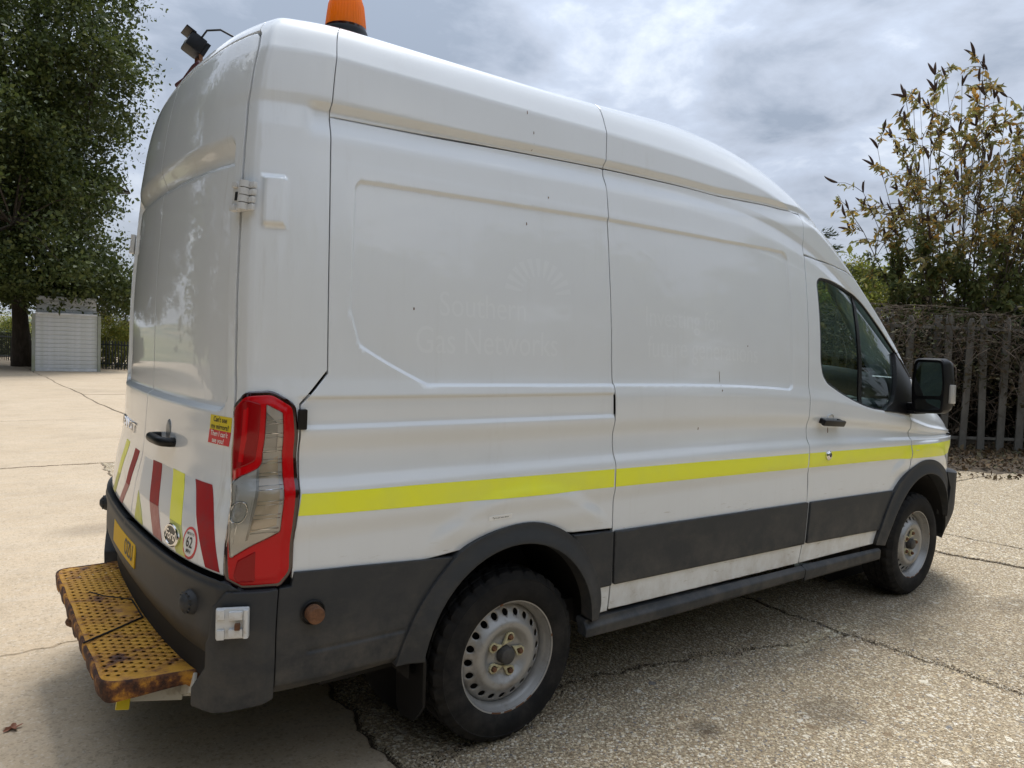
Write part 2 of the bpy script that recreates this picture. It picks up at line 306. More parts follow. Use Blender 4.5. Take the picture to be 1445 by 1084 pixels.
def panel(name,poly,m,parent,off=0.0,depth=.018,holes=(),h=.013,edge=.004,feat=True,both=True,tilt=.7,func=None,offf=None,gap=0.0,grid=True,extra=False,inlay=(),inlay_mat=None):
    """one pressed sheet: outline in (s,t), surface from F, edge folded in by depth; on both flanks of the van"""
    poly=np.asarray(poly,float)
    if area(poly)<0: poly=poly[::-1]
    if gap: poly=inset(poly,gap)
    V,T=tri2d(poly,holes,h,edge,grid,FEAT if extra else None,inlay); s,t=V[:,0],V[:,1]
    f=func or (lambda s,t:F(s,t,off+(offf(s,t) if offf else 0.0),feat))
    P=f(s,t); e=2.5e-3; a=f(s+e,t)-f(s-e,t); b=f(s,t+e)-f(s,t-e); N=np.cross(a,b); N/=np.linalg.norm(N,axis=1,keepdims=True)+1e-12
    # open edges
    E=np.concatenate([T[:,[0,1]],T[:,[1,2]],T[:,[2,0]]]); key=np.sort(E,1); _,inv,cnt=np.unique(key,axis=0,return_inverse=True,return_counts=True); BE=E[cnt[inv.ravel()]==1]
    out=np.zeros_like(P); ed=P[BE[:,1]]-P[BE[:,0]]; on=np.cross(ed,N[BE[:,0]]); on/=np.linalg.norm(on,axis=1,keepdims=True)+1e-12
    np.add.at(out,BE[:,0],on); np.add.at(out,BE[:,1],on); l=np.linalg.norm(out,axis=1,keepdims=True); isb=l[:,0]>1e-6; out[isb]/=l[isb]
    NT=N.copy(); NT[isb]+=tilt*out[isb]; NT/=np.linalg.norm(NT,axis=1,keepdims=True)
    bi=np.where(isb)[0]; mp=np.full(len(P),-1); mp[bi]=np.arange(len(bi))+len(P); P2=np.concatenate([P,P[bi]-N[bi]*depth])
    Q=np.stack([BE[:,1],BE[:,0],mp[BE[:,0]],mp[BE[:,1]]],1)
    obs=[]
    for sg in ((1,-1) if both else (1,)):
        k=np.array([1,sg,1]); PV=P2*k; TT_=T if sg>0 else T[:,::-1]; QQ=Q if sg>0 else Q[:,::-1]
        me=bpy.data.meshes.new(name); nl=TT_.size+QQ.size; li=np.concatenate([TT_.ravel(),QQ.ravel()]).astype(np.int32)
        me.vertices.add(len(PV)); me.vertices.foreach_set('co',PV.astype(np.float32).ravel()); me.loops.add(nl); me.loops.foreach_set('vertex_index',li)
        ls=np.concatenate([np.arange(len(TT_))*3,len(TT_)*3+np.arange(len(QQ))*4]).astype(np.int32); lt=np.concatenate([np.full(len(TT_),3),np.full(len(QQ),4)]).astype(np.int32)
        me.polygons.add(len(ls)); me.polygons.foreach_set('loop_start',ls); me.polygons.foreach_set('loop_total',lt); me.polygons.foreach_set('use_smooth',np.ones(len(ls),bool))
        me.materials.append(m)
        if len(inlay) and sg>0:      # flat print: faces inside the outlines carry the second paint
            me.materials.append(inlay_mat); c=V[T].mean(1); ins=np.zeros(len(T),bool)
            for L in inlay:
                k2=(c[:,0]>L[:,0].min())&(c[:,0]<L[:,0].max())&(c[:,1]>L[:,1].min())&(c[:,1]<L[:,1].max()); ins[k2]^=sdf_poly(L,c[k2,0],c[k2,1])<0
            mi=np.zeros(len(ls),np.int32); mi[:len(T)]=ins; me.polygons.foreach_set('material_index',mi)
        me.update(calc_edges=True)
        nn=np.concatenate([NT[TT_.ravel()],out[bi][(np.where(QQ.ravel()>=len(P),QQ.ravel()-len(P),mp[np.minimum(QQ.ravel(),len(P)-1)]-len(P)))]])*k
        me.normals_split_custom_set([tuple(map(float,x)) for x in nn])
        o=bpy.data.objects.new(name,me); place(o,parent[0 if sg>0 else -1] if isinstance(parent,(list,tuple)) else parent); TOP[o.name]=Vector((0,0,0)); obs.append(o)
    return obs if both else obs[0]
def text_mesh(txt,size,bold=False,extr=0.0,spacing=1.0):
    c=bpy.data.curves.new('lettering','FONT'); c.body=txt; c.size=size; c.align_x='CENTER'; c.align_y='CENTER'; c.offset=.012*size if bold else 0; c.space_character=spacing; c.resolution_u=4
    o=bpy.data.objects.new('lettering',c); COL.objects.link(o); dg=bpy.context.evaluated_depsgraph_get(); me=o.evaluated_get(dg).to_mesh()
    V=np.array([v.co[:] for v in me.vertices]); Fc=[list(p.vertices) for p in me.polygons]; o.evaluated_get(dg).to_mesh_clear(); bpy.data.objects.remove(o); bpy.data.curves.remove(c)
    return V,Fc
def text_on(name,txt,s0,t0,size,m,parent,off=.0016,bold=False,sx=1.0,thick=0.0,spacing=1.0,rot=0.0):
    V,Fc=text_mesh(txt,size,bold,spacing=spacing); x=V[:,0]*sx; y=V[:,1]; c,q=math.cos(rot),math.sin(rot); P=F(s0+x*c-y*q,t0+x*q+y*c,off)
    if thick:
        n=len(P); Pb=F(s0+x*c-y*q,t0+x*q+y*c,off-thick); ed={}
        for f in Fc:
            for i in range(len(f)): ed[(f[i],f[(i+1)%len(f)])]=1
        Fc=Fc+[(b,a,a+n,b+n) for (a,b) in ed if (b,a) not in ed]; P=np.concatenate([P,Pb])
    return mesh(name,P,Fc,m,parent)
def outlines(txt,s0,t0,size,sx):
    V,Fc=text_mesh(txt,size,False); ed={}
    for f in Fc:
        for i in range(len(f)): ed[(f[i],f[(i+1)%len(f)])]=1
    nx={a:b for (a,b) in ed if (b,a) not in ed}; out=[]
    while nx:
        a,b=nx.popitem(); L=[a]
        while b!=L[0] and b in nx: L.append(b); b=nx.pop(b)
        if len(L)>2:
            q=np.array([(s0+V[i][0]*sx,t0+V[i][1]) for i in L]); keep=[0]
            for i in range(1,len(q)):
                if np.linalg.norm(q[i]-q[keep[-1]])>.0015: keep.append(i)
            if len(keep)>2: out.append(q[keep])
    return out
def frame(s,t,off=0.0,sg=1):
    p=F(np.array([s]),np.array([t]),off)[0]; e=1e-3; n=Snrm(np.array([s]),np.array([t]))[0]; a=(Sx(np.array([s+e]),np.array([t]))-Sx(np.array([s-e]),np.array([t])))[0]; a/=np.linalg.norm(a); b=np.cross(n,a)
    M=Matrix(((a[0],b[0],n[0],p[0]),(a[1],b[1],n[1],p[1]),(a[2],b[2],n[2],p[2]),(0,0,0,1)))
    return M if sg>0 else Matrix.Scale(-1,4,Vector((0,1,0)))@M
def smooth_line(P,n=2):
    P=np.asarray(P,float)
    for _ in range(n):
        Q=[P[0]]
        for a,b in zip(P[:-1],P[1:]): Q+=[a*.75+b*.25,a*.25+b*.75]
        P=np.array(Q+[P[-1]])
    return P
def circle(c,r,n=24,ry=None): return np.array([(c[0]+r*math.cos(2*math.pi*k/n),c[1]+(ry or r)*math.sin(2*math.pi*k/n)) for k in range(n)])
# ------------------------------------------------------------------ materials of the van
def paint_mat(name,col,dirt=1.0):
    m=mat(name,col,rough=.32,coat=1.0,coat_rough=.02,spec=.45); nt=m.node_tree; b=nt.nodes['Principled BSDF']; N=nt.nodes.new; L=nt.links.new
    tc=N('ShaderNodeTexCoord'); sp=N('ShaderNodeSeparateXYZ'); L(tc.outputs['Object'],sp.inputs[0])
    def noise(sc,scale,det=8):
        mp=N('ShaderNodeMapping'); mp.inputs['Scale'].default_value=sc; L(tc.outputs['Object'],mp.inputs[0]); n=N('ShaderNodeTexNoise'); n.inputs['Scale'].default_value=scale; n.inputs['Detail'].default_value=det; n.inputs['Roughness'].default_value=.7; L(mp.outputs[0],n.inputs[0]); return n.outputs['Fac']
    def mr(x,a,bb,c=0,d=1):
        r=N('ShaderNodeMapRange'); L(x,r.inputs[0]); r.inputs[1].default_value=a; r.inputs[2].default_value=bb; r.inputs[3].default_value=c; r.inputs[4].default_value=d; return r.outputs[0]
    def mul(a,bb):
        q=N('ShaderNodeMath'); q.operation='MULTIPLY'; q.use_clamp=True; L(a,q.inputs[0])
        if isinstance(bb,float): q.inputs[1].default_value=bb
        else: L(bb,q.inputs[1])
        return q.outputs[0]
    def add(a,bb):
        q=N('ShaderNodeMath'); q.operation='ADD'; q.use_clamp=True; L(a,q.inputs[0]); L(bb,q.inputs[1]); return q.outputs[0]
    road=mul(mr(noise((1.4,1.4,.9),7),.42,.72),mr(sp.outputs['Z'],.86,.40,0,.55))        # road film thrown up off the wheels
    scuff=mul(mr(noise((2.0,2.0,14),5),.60,.70),mr(sp.outputs['Z'],.86,.78,0,.8))           # scuffs along the sill
    drip=mul(mul(mr(noise((26,26,.45),1.0,4),.56,.74),mr(noise((1,1,1),1.6),.40,.62,0,.34)),mr(sp.outputs['X'],.42,.20,.25,1))      # rain streaks
    film=mr(noise((1,1,1),.9),.3,.8,0,.10)
    mk=mul(add(add(road,scuff),add(drip,film)),dirt)
    x=N('ShaderNodeMix'); x.data_type='RGBA'; L(mk,x.inputs['Factor']); x.inputs['A'].default_value=(*col,1); x.inputs['B'].default_value=(.30,.255,.185,1); L(x.outputs['Result'],b.inputs['Base Color'])
    L(mr(mk,0,.5,1,.25),b.inputs['Coat Weight']); L(mr(noise((1,1,1),3.0),.3,.7,.018,.05),b.inputs['Coat Roughness'])
    # very slight waviness of pressed sheet
    n=noise((1,1,1),2.2,2); u=N('ShaderNodeBump'); u.inputs['Strength'].default_value=.035; u.inputs['Distance'].default_value=.006; L(n,u.inputs['Height']); L(u.outputs[0],b.inputs['Normal']); L(u.outputs[0],b.inputs['Coat Normal'])
    return m
M_WHITE=paint_mat('white_paint',(.735,.765,.79))
M_CLAD=mat('grey_plastic',(.030,.033,.037),rough=.55,spec=.35,var=(9,(.042,.041,.039),.52,.80,(1,1,3)),bump=(900,.12,.0006))
M_CLAD2=mat('scuffed_grey_plastic',(.031,.034,.038),rough=.55,spec=.35,var=(5,(.060,.057,.050),.55,.82,(1,1,2.5)),bump=(900,.12,.0006))
M_BLACK=mat('black_plastic',(.006,.006,.007),rough=.4,spec=.3)
M_GAP=mat('dark_underbody',(.012,.011,.011),rough=.8)
M_RUB=mat('tyre_rubber',(.0105,.0105,.011),rough=.8,spec=.2,var=(14,(.020,.018,.016),.50,.85),bump=(300,.15,.001))
M_RIM=mat('silver_steel',(.34,.335,.325),rough=.45,metal=.5,var=(9,(.17,.135,.10),.50,.78))
M_RUST=mat('rusty_steel',(.10,.045,.022),rough=.85,var=(40,(.22,.10,.045),.4,.7),bump=(120,.5,.003))
def thin_glass(name,tint):
    m=bpy.data.materials.new(name); m.use_nodes=True; nt=m.node_tree; nt.nodes.remove(nt.nodes['Principled BSDF']); N=nt.nodes.new; L=nt.links.new
    t=N('ShaderNodeBsdfTransparent'); t.inputs[0].default_value=(*tint,1); g=N('ShaderNodeBsdfGlossy'); g.inputs['Roughness'].default_value=.01; g.inputs[0].default_value=(1,1,1,1)
    f=N('ShaderNodeFresnel'); f.inputs[0].default_value=1.62; x=N('ShaderNodeMixShader'); L(f.outputs[0],x.inputs[0]); L(t.outputs[0],x.inputs[1]); L(g.outputs[0],x.inputs[2]); L(x.outputs[0],nt.nodes['Material Output'].inputs[0]); return m
M_GLASS=thin_glass('tinted_glass',(.66,.80,.76))
M_LENSG=thin_glass('lens_glass',(.985,.985,.985))
M_BOWL=mat('reflector_silver',(.82,.82,.80),rough=.4)
M_IND=mat('indicator_clear',(.40,.39,.37),rough=.12,coat=1)
M_DKGLASS=mat('dark_glass',(.015,.02,.022),rough=.03,coat=1)
M_SEAT=mat('cab_fabric',(.05,.052,.055),rough=.8)
M_DASH=mat('dash_plastic',(.10,.105,.11),rough=.5)
M_RED=mat('red_lens',(.50,.002,.006),rough=.18,spec=.25,coat=.15,coat_rough=.02)
M_RED2=mat('dark_red_lens',(.27,.001,.004),rough=.18,spec=.25,coat=.15)
M_REDK=mat('deep_red_rim',(.022,.0015,.003),rough=.12,coat=1)
M_CLEAR=mat('clear_lens',(.50,.49,.475),rough=.16,coat=1,coat_rough=.02)
M_BEIGE=mat('beige_reflector',(.86,.75,.60),rough=.25,coat=1)
M_CHROME=mat('bright_chrome',(.75,.75,.76),rough=.10,metal=1)
M_GREYM=mat('grey_metal',(.33,.34,.35),rough=.38,metal=.6)
M_HINGE=mat('painted_hinge_white',(.60,.605,.60),rough=.35,coat=.4,var=(60,(.42,.38,.32),.56,.75))
M_YEL=mat('fluorescent_yellow_film',(.88,.90,.035),rough=.4,coat=.2,var=(2.5,(.80,.84,.10),.45,.75))
M_CHR=mat('red_reflective_film',(.36,.004,.012),rough=.5,spec=.2,coat=0,var=(18,(.25,.02,.03),.45,.7))
M_CHRF=mat('faded_red_film',(.47,.17,.15),rough=.5,var=(22,(.56,.27,.24),.4,.7))
M_YELF=mat('faded_yellow_film',(.66,.66,.10),rough=.45,var=(22,(.66,.66,.25),.4,.7))
M_WFILM=mat('white_reflective_film',(.62,.66,.70),rough=.4,coat=.3)
M_INK=mat('black_ink',(.012,.012,.012),rough=.5)
M_WINK=mat('white_ink',(.82,.82,.80),rough=.5)
M_GHOST=paint_mat('unfaded_white_paint',(.768,.798,.823))
M_STY=mat('sticker_yellow',(.70,.55,.01),rough=.4)
M_STR=mat('sticker_red',(.62,.02,.03),rough=.4)
M_PLATE=mat('plate_yellow',(.74,.46,.02),rough=.6,spec=.2)
M_AMBER=mat('amber_lens',(.80,.20,.004),rough=.25,spec=.35,coat_rough=.02)
def glow_through(m,c,f):
    nt=m.node_tree; t=nt.nodes.new('ShaderNodeBsdfTranslucent'); t.inputs[0].default_value=(*c,1); x=nt.nodes.new('ShaderNodeMixShader'); x.inputs[0].default_value=f; nt.links.new(nt.nodes['Principled BSDF'].outputs[0],x.inputs[1]); nt.links.new(t.outputs[0],x.inputs[2]); nt.links.new(x.outputs[0],nt.nodes['Material Output'].inputs[0])
glow_through(M_AMBER,(1.0,.40,.012),.5)
M_AMBERD=mat('amber_lens_inner',(.62,.10,.002),rough=.25)
M_STEP=mat('worn_yellow_steel',(.62,.36,.022),rough=.6,bump=(160,.5,.002))
def dusty(m,amt):
    nt=m.node_tree; b=nt.nodes['Principled BSDF']; N=nt.nodes.new; L=nt.links.new; src=b.inputs['Base Color'].links[0].from_socket
    tc=N('ShaderNodeTexCoord'); sp=N('ShaderNodeSeparateXYZ'); L(tc.outputs['Object'],sp.inputs[0]); n=N('ShaderNodeTexNoise'); n.inputs['Scale'].default_value=6; n.inputs['Detail'].default_value=9; n.inputs['Roughness'].default_value=.72; L(tc.outputs['Object'],n.inputs[0])
    a=N('ShaderNodeMapRange'); L(n.outputs['Fac'],a.inputs[0]); a.inputs[1].default_value=.42; a.inputs[2].default_value=.75
    h=N('ShaderNodeMapRange'); L(sp.outputs['Z'],h.inputs[0]); h.inputs[1].default_value=.72; h.inputs[2].default_value=.36; h.inputs[3].default_value=.15; h.inputs[4].default_value=1
    q=N('ShaderNodeMath'); q.operation='MULTIPLY'; L(a.outputs[0],q.inputs[0]); L(h.outputs[0],q.inputs[1]); q2=N('ShaderNodeMath'); q2.operation='MULTIPLY'; L(q.outputs[0],q2.inputs[0]); q2.inputs[1].default_value=amt
    x=N('ShaderNodeMix'); x.data_type='RGBA'; L(q2.outputs[0],x.inputs['Factor']); L(src,x.inputs['A']); x.inputs['B'].default_value=(.17,.15,.125,1); L(x.outputs['Result'],b.inputs['Base Color'])
dusty(M_CLAD,.55); dusty(M_CLAD2,.75); dusty(M_RUB,.22)
def rustify(m,scale,lo,hi,edge=True):
    nt=m.node_tree; b=nt.nodes['Principled BSDF']; N=nt.nodes.new; L=nt.links.new; tc=N('ShaderNodeTexCoord')
    n=N('ShaderNodeTexNoise'); n.inputs['Scale'].default_value=scale; n.inputs['Detail'].default_value=9; n.inputs['Roughness'].default_value=.68; L(tc.outputs['Object'],n.inputs[0])
    r=N('ShaderNodeValToRGB'); e=r.color_ramp.elements; e[0].position=lo; e[0].color=(.62,.31,.032,1); e[1].position=hi; e[1].color=(.040,.017,.011,1)
    k=e.new(lo+(hi-lo)*.35); k.color=(.48,.22,.028,1); k=e.new(lo+(hi-lo)*.7); k.color=(.14,.052,.020,1)
    L(n.outputs['Fac'],r.inputs[0]); L(r.outputs[0],b.inputs['Base Color'])
rustify(M_STEP,8.0,.47,.71)
M_STEPE=mat('rusty_yellow_edge',(.2,.1,.05),rough=.85,bump=(90,.8,.004)); rustify(M_STEPE,14.0,.28,.56)
# ------------------------------------------------------------------ the van
FEAT=feature_points()
VAN=root('panel_van',(2.75,0,0),'white high-roof panel van with yellow side stripe and rear chevrons','van')
TOPT=2.88
S0=2*SMIN
# sheet-metal panels: outlines in (s,t)
tt=lambda f,a,b,n=14:[(float(f(x)),float(x)) for x in np.linspace(a,b,n)]
ss=lambda f,a,b,n=16:[(float(x),float(f(x))) for x in np.linspace(a,b,n)]
GHOST_Q=outlines('Gas Networks',1.075,1.512,.135,.80)+outlines('Southern',1.045,1.640,.125,.84)
for k in range(11):
    a=math.radians(12+156*k/10); GHOST_Q.append(np.array([(1.30+r*math.cos(a+da),1.70+r*math.sin(a+da)*.9) for r,da in ((.085,-.05),(.165,-.075),(.165,.075),(.085,.05))]))
GHOST_S=outlines('Investing for',2.150,1.652,.125,.84)+outlines('future generations',2.305,1.520,.135,.80)
ARCH=[(1.237+.465*math.cos(a),.345+.47*math.sin(a)) for a in np.linspace(math.pi*1.0,0,28)]
FARCH=[(4.53+.455*math.cos(a),.365+.455*math.sin(a)) for a in np.linspace(math.pi*1.0,0,28)]
SEAM_C=.373
panel('rear_corner_panel',[(.105,.80),(.30,.80),(.262,1.305),(SEAM_C,1.408),(SEAM_C,2.60),(.36,TOPT),(.030,TOPT),(.029,2.530),(.043,2.512),(.046,2.48),(.046,1.36),(.040,1.30)],M_WHITE,VAN,gap=.0025,extra=True)
panel('quarter_panel',[(.300,.775)]+[(.60,.765),(.772,.765)]+[p for p in ARCH if p[1]>.785]+[(1.49,.779),(float(Bs(.769)),.769)]+tt(Bs,.80,chan(1.684)-.002)+ss(chan,1.66,SEAM_C+.001)+[(SEAM_C,1.40),(.264,1.302)],M_WHITE,VAN,gap=.0025,extra=True,inlay=GHOST_Q,inlay_mat=M_GHOST)
panel('sliding_door',tt(As,.412,2.48)[0:1]+tt(As,.42,float(chan(3.19))-.004)+ss(chan,3.17,1.69)+tt(Bs,float(chan(1.684))-.004,.425),M_WHITE,VAN,gap=.0028,extra=True,inlay=GHOST_S,inlay_mat=M_GHOST)
panel('roof_side_panel',[(SEAM_C+.001,2.242)]+ss(chan,.40,1.684)+[(1.686,2.30),(1.703,2.60),(1.72,TOPT),(.362,TOPT),(SEAM_C,2.60)],M_WHITE,VAN,gap=.0022,extra=True)
panel('roof_side_panel',[(1.685,2.284)]+ss(chan,1.72,3.19)+[(3.205,2.65),(3.23,TOPT),(1.722,TOPT),(1.705,2.60)],M_WHITE,VAN,gap=.0022,extra=True)
DTOP=[(3.168,2.195),(3.30,2.235),(3.435,2.288),(3.55,2.345),(3.649,2.404),(3.74,2.445),(3.82,2.462),(3.95,2.462),(4.081,2.452),(4.309,2.412),(4.50,2.384)]
WIN=roundpoly([(3.268,1.90),(3.262,1.56),(3.285,1.47),(3.335,1.425),(3.46,1.388),(3.60,1.354),(3.72,1.335),(3.82,1.330),(3.98,1.345),(4.26,1.40),(4.30,1.70),(4.40,2.30),(4.33,2.352),(4.22,2.325),(4.03,2.318),(3.848,2.310),(3.718,2.279),(3.570,2.223),(3.420,2.163),(3.31,2.118),(3.268,2.07)],.03)
panel('front_door',[(float(As(.43)),.412),(3.95,.412),(3.985,.50),(4.06,.63),(4.16,.74),(4.29,.815),(4.298,.83),(4.296,1.38),(4.38,1.95),(4.50,2.375)]+DTOP[::-1][1:]+tt(As,2.17,.44),M_WHITE,VAN,holes=[WIN],gap=.0028)
PIL=[(p[0],p[1]+.006) for p in DTOP]
panel('windscreen_pillar',[(float(As(2.19)),2.205)]+PIL[1:]+[(4.57,2.40),(4.60,TOPT),(3.232,TOPT),(3.208,2.65)]+tt(As,2.46,2.24,5),M_WHITE,VAN,gap=.001)
HEADL=roundpoly([(4.98,1.02),(5.35,.92),(5.62,1.00),(5.60,1.45),(5.30,1.75),(5.02,1.60)],.05)
panel('front_wing',[(4.302,.80),(4.35,.83)]+[p for p in FARCH if p[1]>.72 and p[0]>4.36]+[(5.05,.74),(SMAX-.004,.72),(SMAX-.004,TOPT),(4.61,TOPT),(4.575,2.40),(4.51,2.382),(4.385,1.94),(4.301,1.38)],M_WHITE,VAN,holes=[HEADL],gap=.002)
panel('headlight',HEADL,M_CLEAR,VAN,off=-.006,h=.03,gap=.003)
# windscreen, bonnet, roof: lofted straight across between the two upper edges
def loft(name,sa,sb,m,n=60,crown=.02,k=24):
    S=np.linspace(sa,sb,n); p=Sx(S,np.full(n,TOPT)); u=np.linspace(-1,1,k); V=np.empty((n,k,3))
    for j,w in enumerate(u): V[:,j]=p*np.array([1,-w,1]); V[:,j,2]+=(crown if np.isscalar(crown) else np.linspace(*crown,n))*(1-w*w)
    I=np.arange(n*k).reshape(n,k); Fc=np.stack([I[:-1,:-1],I[1:,:-1],I[1:,1:],I[:-1,1:]],-1).reshape(-1,4)[:,::-1]
    return fastmesh(name,V.reshape(-1,3),Fc,m,VAN,True)
loft('roof_skin',SMIN+.002,3.52,M_WHITE,130,(.05,.03))
loft('windscreen',3.54,4.58,M_GLASS,40,.03)
loft('bonnet',4.60,SMAX-.01,M_WHITE,50,.05)
# the header strip over the rear doors and the doors themselves
panel('roof_header_panel',[(SMIN,2.530),(.027,2.530),(.029,TOPT),(SMIN,TOPT)],M_WHITE,VAN,gap=0,edge=.003)
RD=[(SMIN,.795),(.094,.795),(.060,1.02),(.034,1.29),(.038,1.36),(.040,2.475),(.036,2.503),(.022,2.519),(-.02,2.5235),(SMIN,2.524)]
door_r,door_l=panel('rear_door',RD,M_WHITE,VAN,gap=.0022,depth=.02,extra=True)
# dark shell behind the gaps, so that nothing shows through the joints
def shell():
    ds=.05; S=np.arange(SMIN,3.13,ds); T=np.append(np.arange(.44,TOPT,.05),TOPT); gs,gt=np.meshgrid(S,T,indexing='ij'); P=F(gs,gt,-.035,False); I=np.arange(gs.size).reshape(gs.shape)
    q=np.stack([I[:-1,:-1],I[1:,:-1],I[1:,1:],I[:-1,1:]],-1).reshape(-1,4); c=np.stack([gs.ravel()[q].mean(1),gt.ravel()[q].mean(1)],1); q=q[np.hypot(c[:,0]-1.237,c[:,1]-.36)>.46]
    P=P.reshape(-1,3); n=len(P); V=np.concatenate([P,P*[1,-1,1]]); return fastmesh('inner_shell',V,np.concatenate([q,q[:,::-1]+n]),M_GAP,VAN,True)
shell()
b=MB(); q=Sx(np.full(24,3.08),np.linspace(.45,TOPT,24))*np.array([1,.95,1]); q=[tuple(x) for x in q]; q=q+[(x,-y,z) for x,y,z in q[::-1]]; b.add(q,[tuple(range(len(q)))]); b.box((2.6,0,.40),(4.2,1.70,.10)); b.box((3.75,0,.47),(1.5,1.80,.06)); b.box((4.75,0,.75),(.35,1.3,.75)); b.build('chassis_floor',M_GAP,VAN); tag(bpy.data.objects['chassis_floor'],None)
for x0 in (1.22,4.53):
    for sg in (-1,1):
        b=MB(); V=[];Fc=[]; n=26
        for k in range(n+1):
            a=math.radians(-2+184*k/n); r=.44
            for y in (.55,.965): V.append((x0+r*math.cos(a),sg*y,.36+r*math.sin(a)))
        Fc=[(2*k,2*k+1,2*k+3,2*k+2) for k in range(n)]; b.add(V,Fc)
        V=[(x0,sg*.55,.36)]+[(x0+.44*math.cos(2*math.pi*k/30),sg*.55,.36+.44*math.sin(2*math.pi*k/30)) for k in range(30)]; b.add(V,[(0,1+k,1+(k+1)%30) for k in range(30)])
        b.build('wheel_housing',M_GAP,VAN,True)

panel('door_rebate',tt(As,.44,2.15)+[(3.24,2.15),(3.23,.44)],M_GAP,VAN,off=-.03,depth=.002,h=.04,feat=False)
panel('door_rebate',[(4.24,.80),(4.42,.92),(4.42,1.5),(4.27,1.40)],M_GAP,VAN,off=-.03,depth=.002,h=.04,feat=False)
# ------------------------------------------------------------------ side glass and its frame
INW=inset(WIN,.016)
panel('window_seal',WIN,M_BLACK,VAN,off=-.004,depth=.012,holes=[INW],h=.014,edge=0)
panel('side_window',inset(WIN,.010),M_GLASS,VAN,off=-.012,depth=.004,h=.03,edge=0,tilt=0,feat=False)
panel('window_bar',[(3.672,1.325),(3.712,1.325),(3.752,2.32),(3.718,2.30)],M_BLACK,VAN,off=-.006,depth=.008,h=.02)
panel('mirror_sail',roundpoly([(3.95,1.335),(4.29,1.395),(4.40,2.0),(4.485,2.355),(4.40,2.345),(4.24,2.26),(4.10,1.56),(4.07,1.46)],.02),M_BLACK,VAN,off=.008,depth=.03,h=.02)
for sg in (1,-1):
    # handle with its finger dish
    dish=MB(); 
    for k in range(6): pass
    M=frame(3.355,1.196,.0015,sg); prof=[(.0,-.012),(.020,-.010),(.033,-.004),(.037,.0005)]
    dish.lathe(prof[::-1],M,28).build('handle_dish',M_WHITE,VAN,True)
    h=MB(); h.box((0,0,.030),(.215,.036,.022),.010,M=frame(3.357,1.192,0,sg)); h.box((-.085,0,.012),(.03,.030,.03),.006,M=frame(3.357,1.192,0,sg)); h.box((.085,0,.012),(.03,.030,.03),.006,M=frame(3.357,1.192,0,sg)); h.build('door_handle',M_BLACK,VAN,angle=40)
    p=MB(); M=frame(3.333,.977,0,sg); p.lathe([(0,.018),(.014,.018),(.018,.016),(.026,.010),(.027,0)],M,28).build('lock_puck',M_CHROME,VAN,angle=30)
    p=MB(); p.lathe([(0,.0195),(.008,.0195),(.009,.018)],M,16).build('keyhole',M_INK,VAN)
# wing mirrors
def mirror(sg):
    me=node('wing_mirror',VAN); k=Matrix.Scale(-1,4,Vector((0,1,0))) if sg<0 else Matrix.Identity(4)
    R=k@Matrix.Translation((4.26,-1.135,1.385))@Matrix.Rotation(math.radians(-8),4,'Z')@Matrix.Rotation(math.radians(-2),4,'X')
    b=MB(); pr=roundpoly([(-.098,-.168),(.098,-.160),(.108,.02),(.094,.165),(-.088,.172),(-.108,.02)],.035,5)
    rings=[(-.038,.955),(-.030,1.0),(.02,1.02),(.07,.93),(.10,.74),(.115,.45)]; V=[];n=len(pr)
    for x,sc in rings:
        for p in pr: V.append(R@Vector((x,-p[0]*sc,p[1]*sc)))
    Fc=[(i*n+j,i*n+(j+1)%n,(i+1)*n+(j+1)%n,(i+1)*n+j) for i in range(len(rings)-1) for j in range(n)]+[tuple(range((len(rings)-1)*n,len(rings)*n))]
    b.add(V,Fc); b.build('mirror_housing',M_BLACK,me,angle=35)
    def plate(nm,P,x,m):
        P=roundpoly(P,.02,4); q=len(P); MB().add([R@Vector((x,-a,c)) for a,c in P]+[R@Vector((x+.02,-a,c)) for a,c in P],[tuple(range(q))]+[(i,(i+1)%q,q+(i+1)%q,q+i) for i in range(q)]).build(nm,m,me)
    plate('bezel',[(-.095,-.165),(.095,-.157),(.104,.02),(.09,.160),(-.084,.167),(-.104,.02)],-.030,M_BLACK)
    plate('mirror_glass',[(-.080,-.060),(.082,-.058),(.088,.02),(.076,.143),(-.070,.148),(-.088,.02)],-.034,M_MIRROR)
    plate('lower_mirror_glass',[(-.074,-.146),(.080,-.140),(.082,-.078),(-.080,-.080)],-.034,M_MIRROR)
    b=MB(); b.box((.034,-.108,-.045),(.055,.020,.115),.009,M=R); b.build('indicator_lens',M_IND,me,angle=40)
    b=MB(); b.box((.01,.125,-.135),(.06,.10,.06),.015,M=R); b.box((.02,.14,-.165),(.10,.14,.02),.006,M=R); b.build('mirror_arm',M_BLACK,me,angle=40)
M_MIRROR=mat('mirror_silver',(.60,.63,.64),rough=.02,metal=1)
mirror(1); mirror(-1)
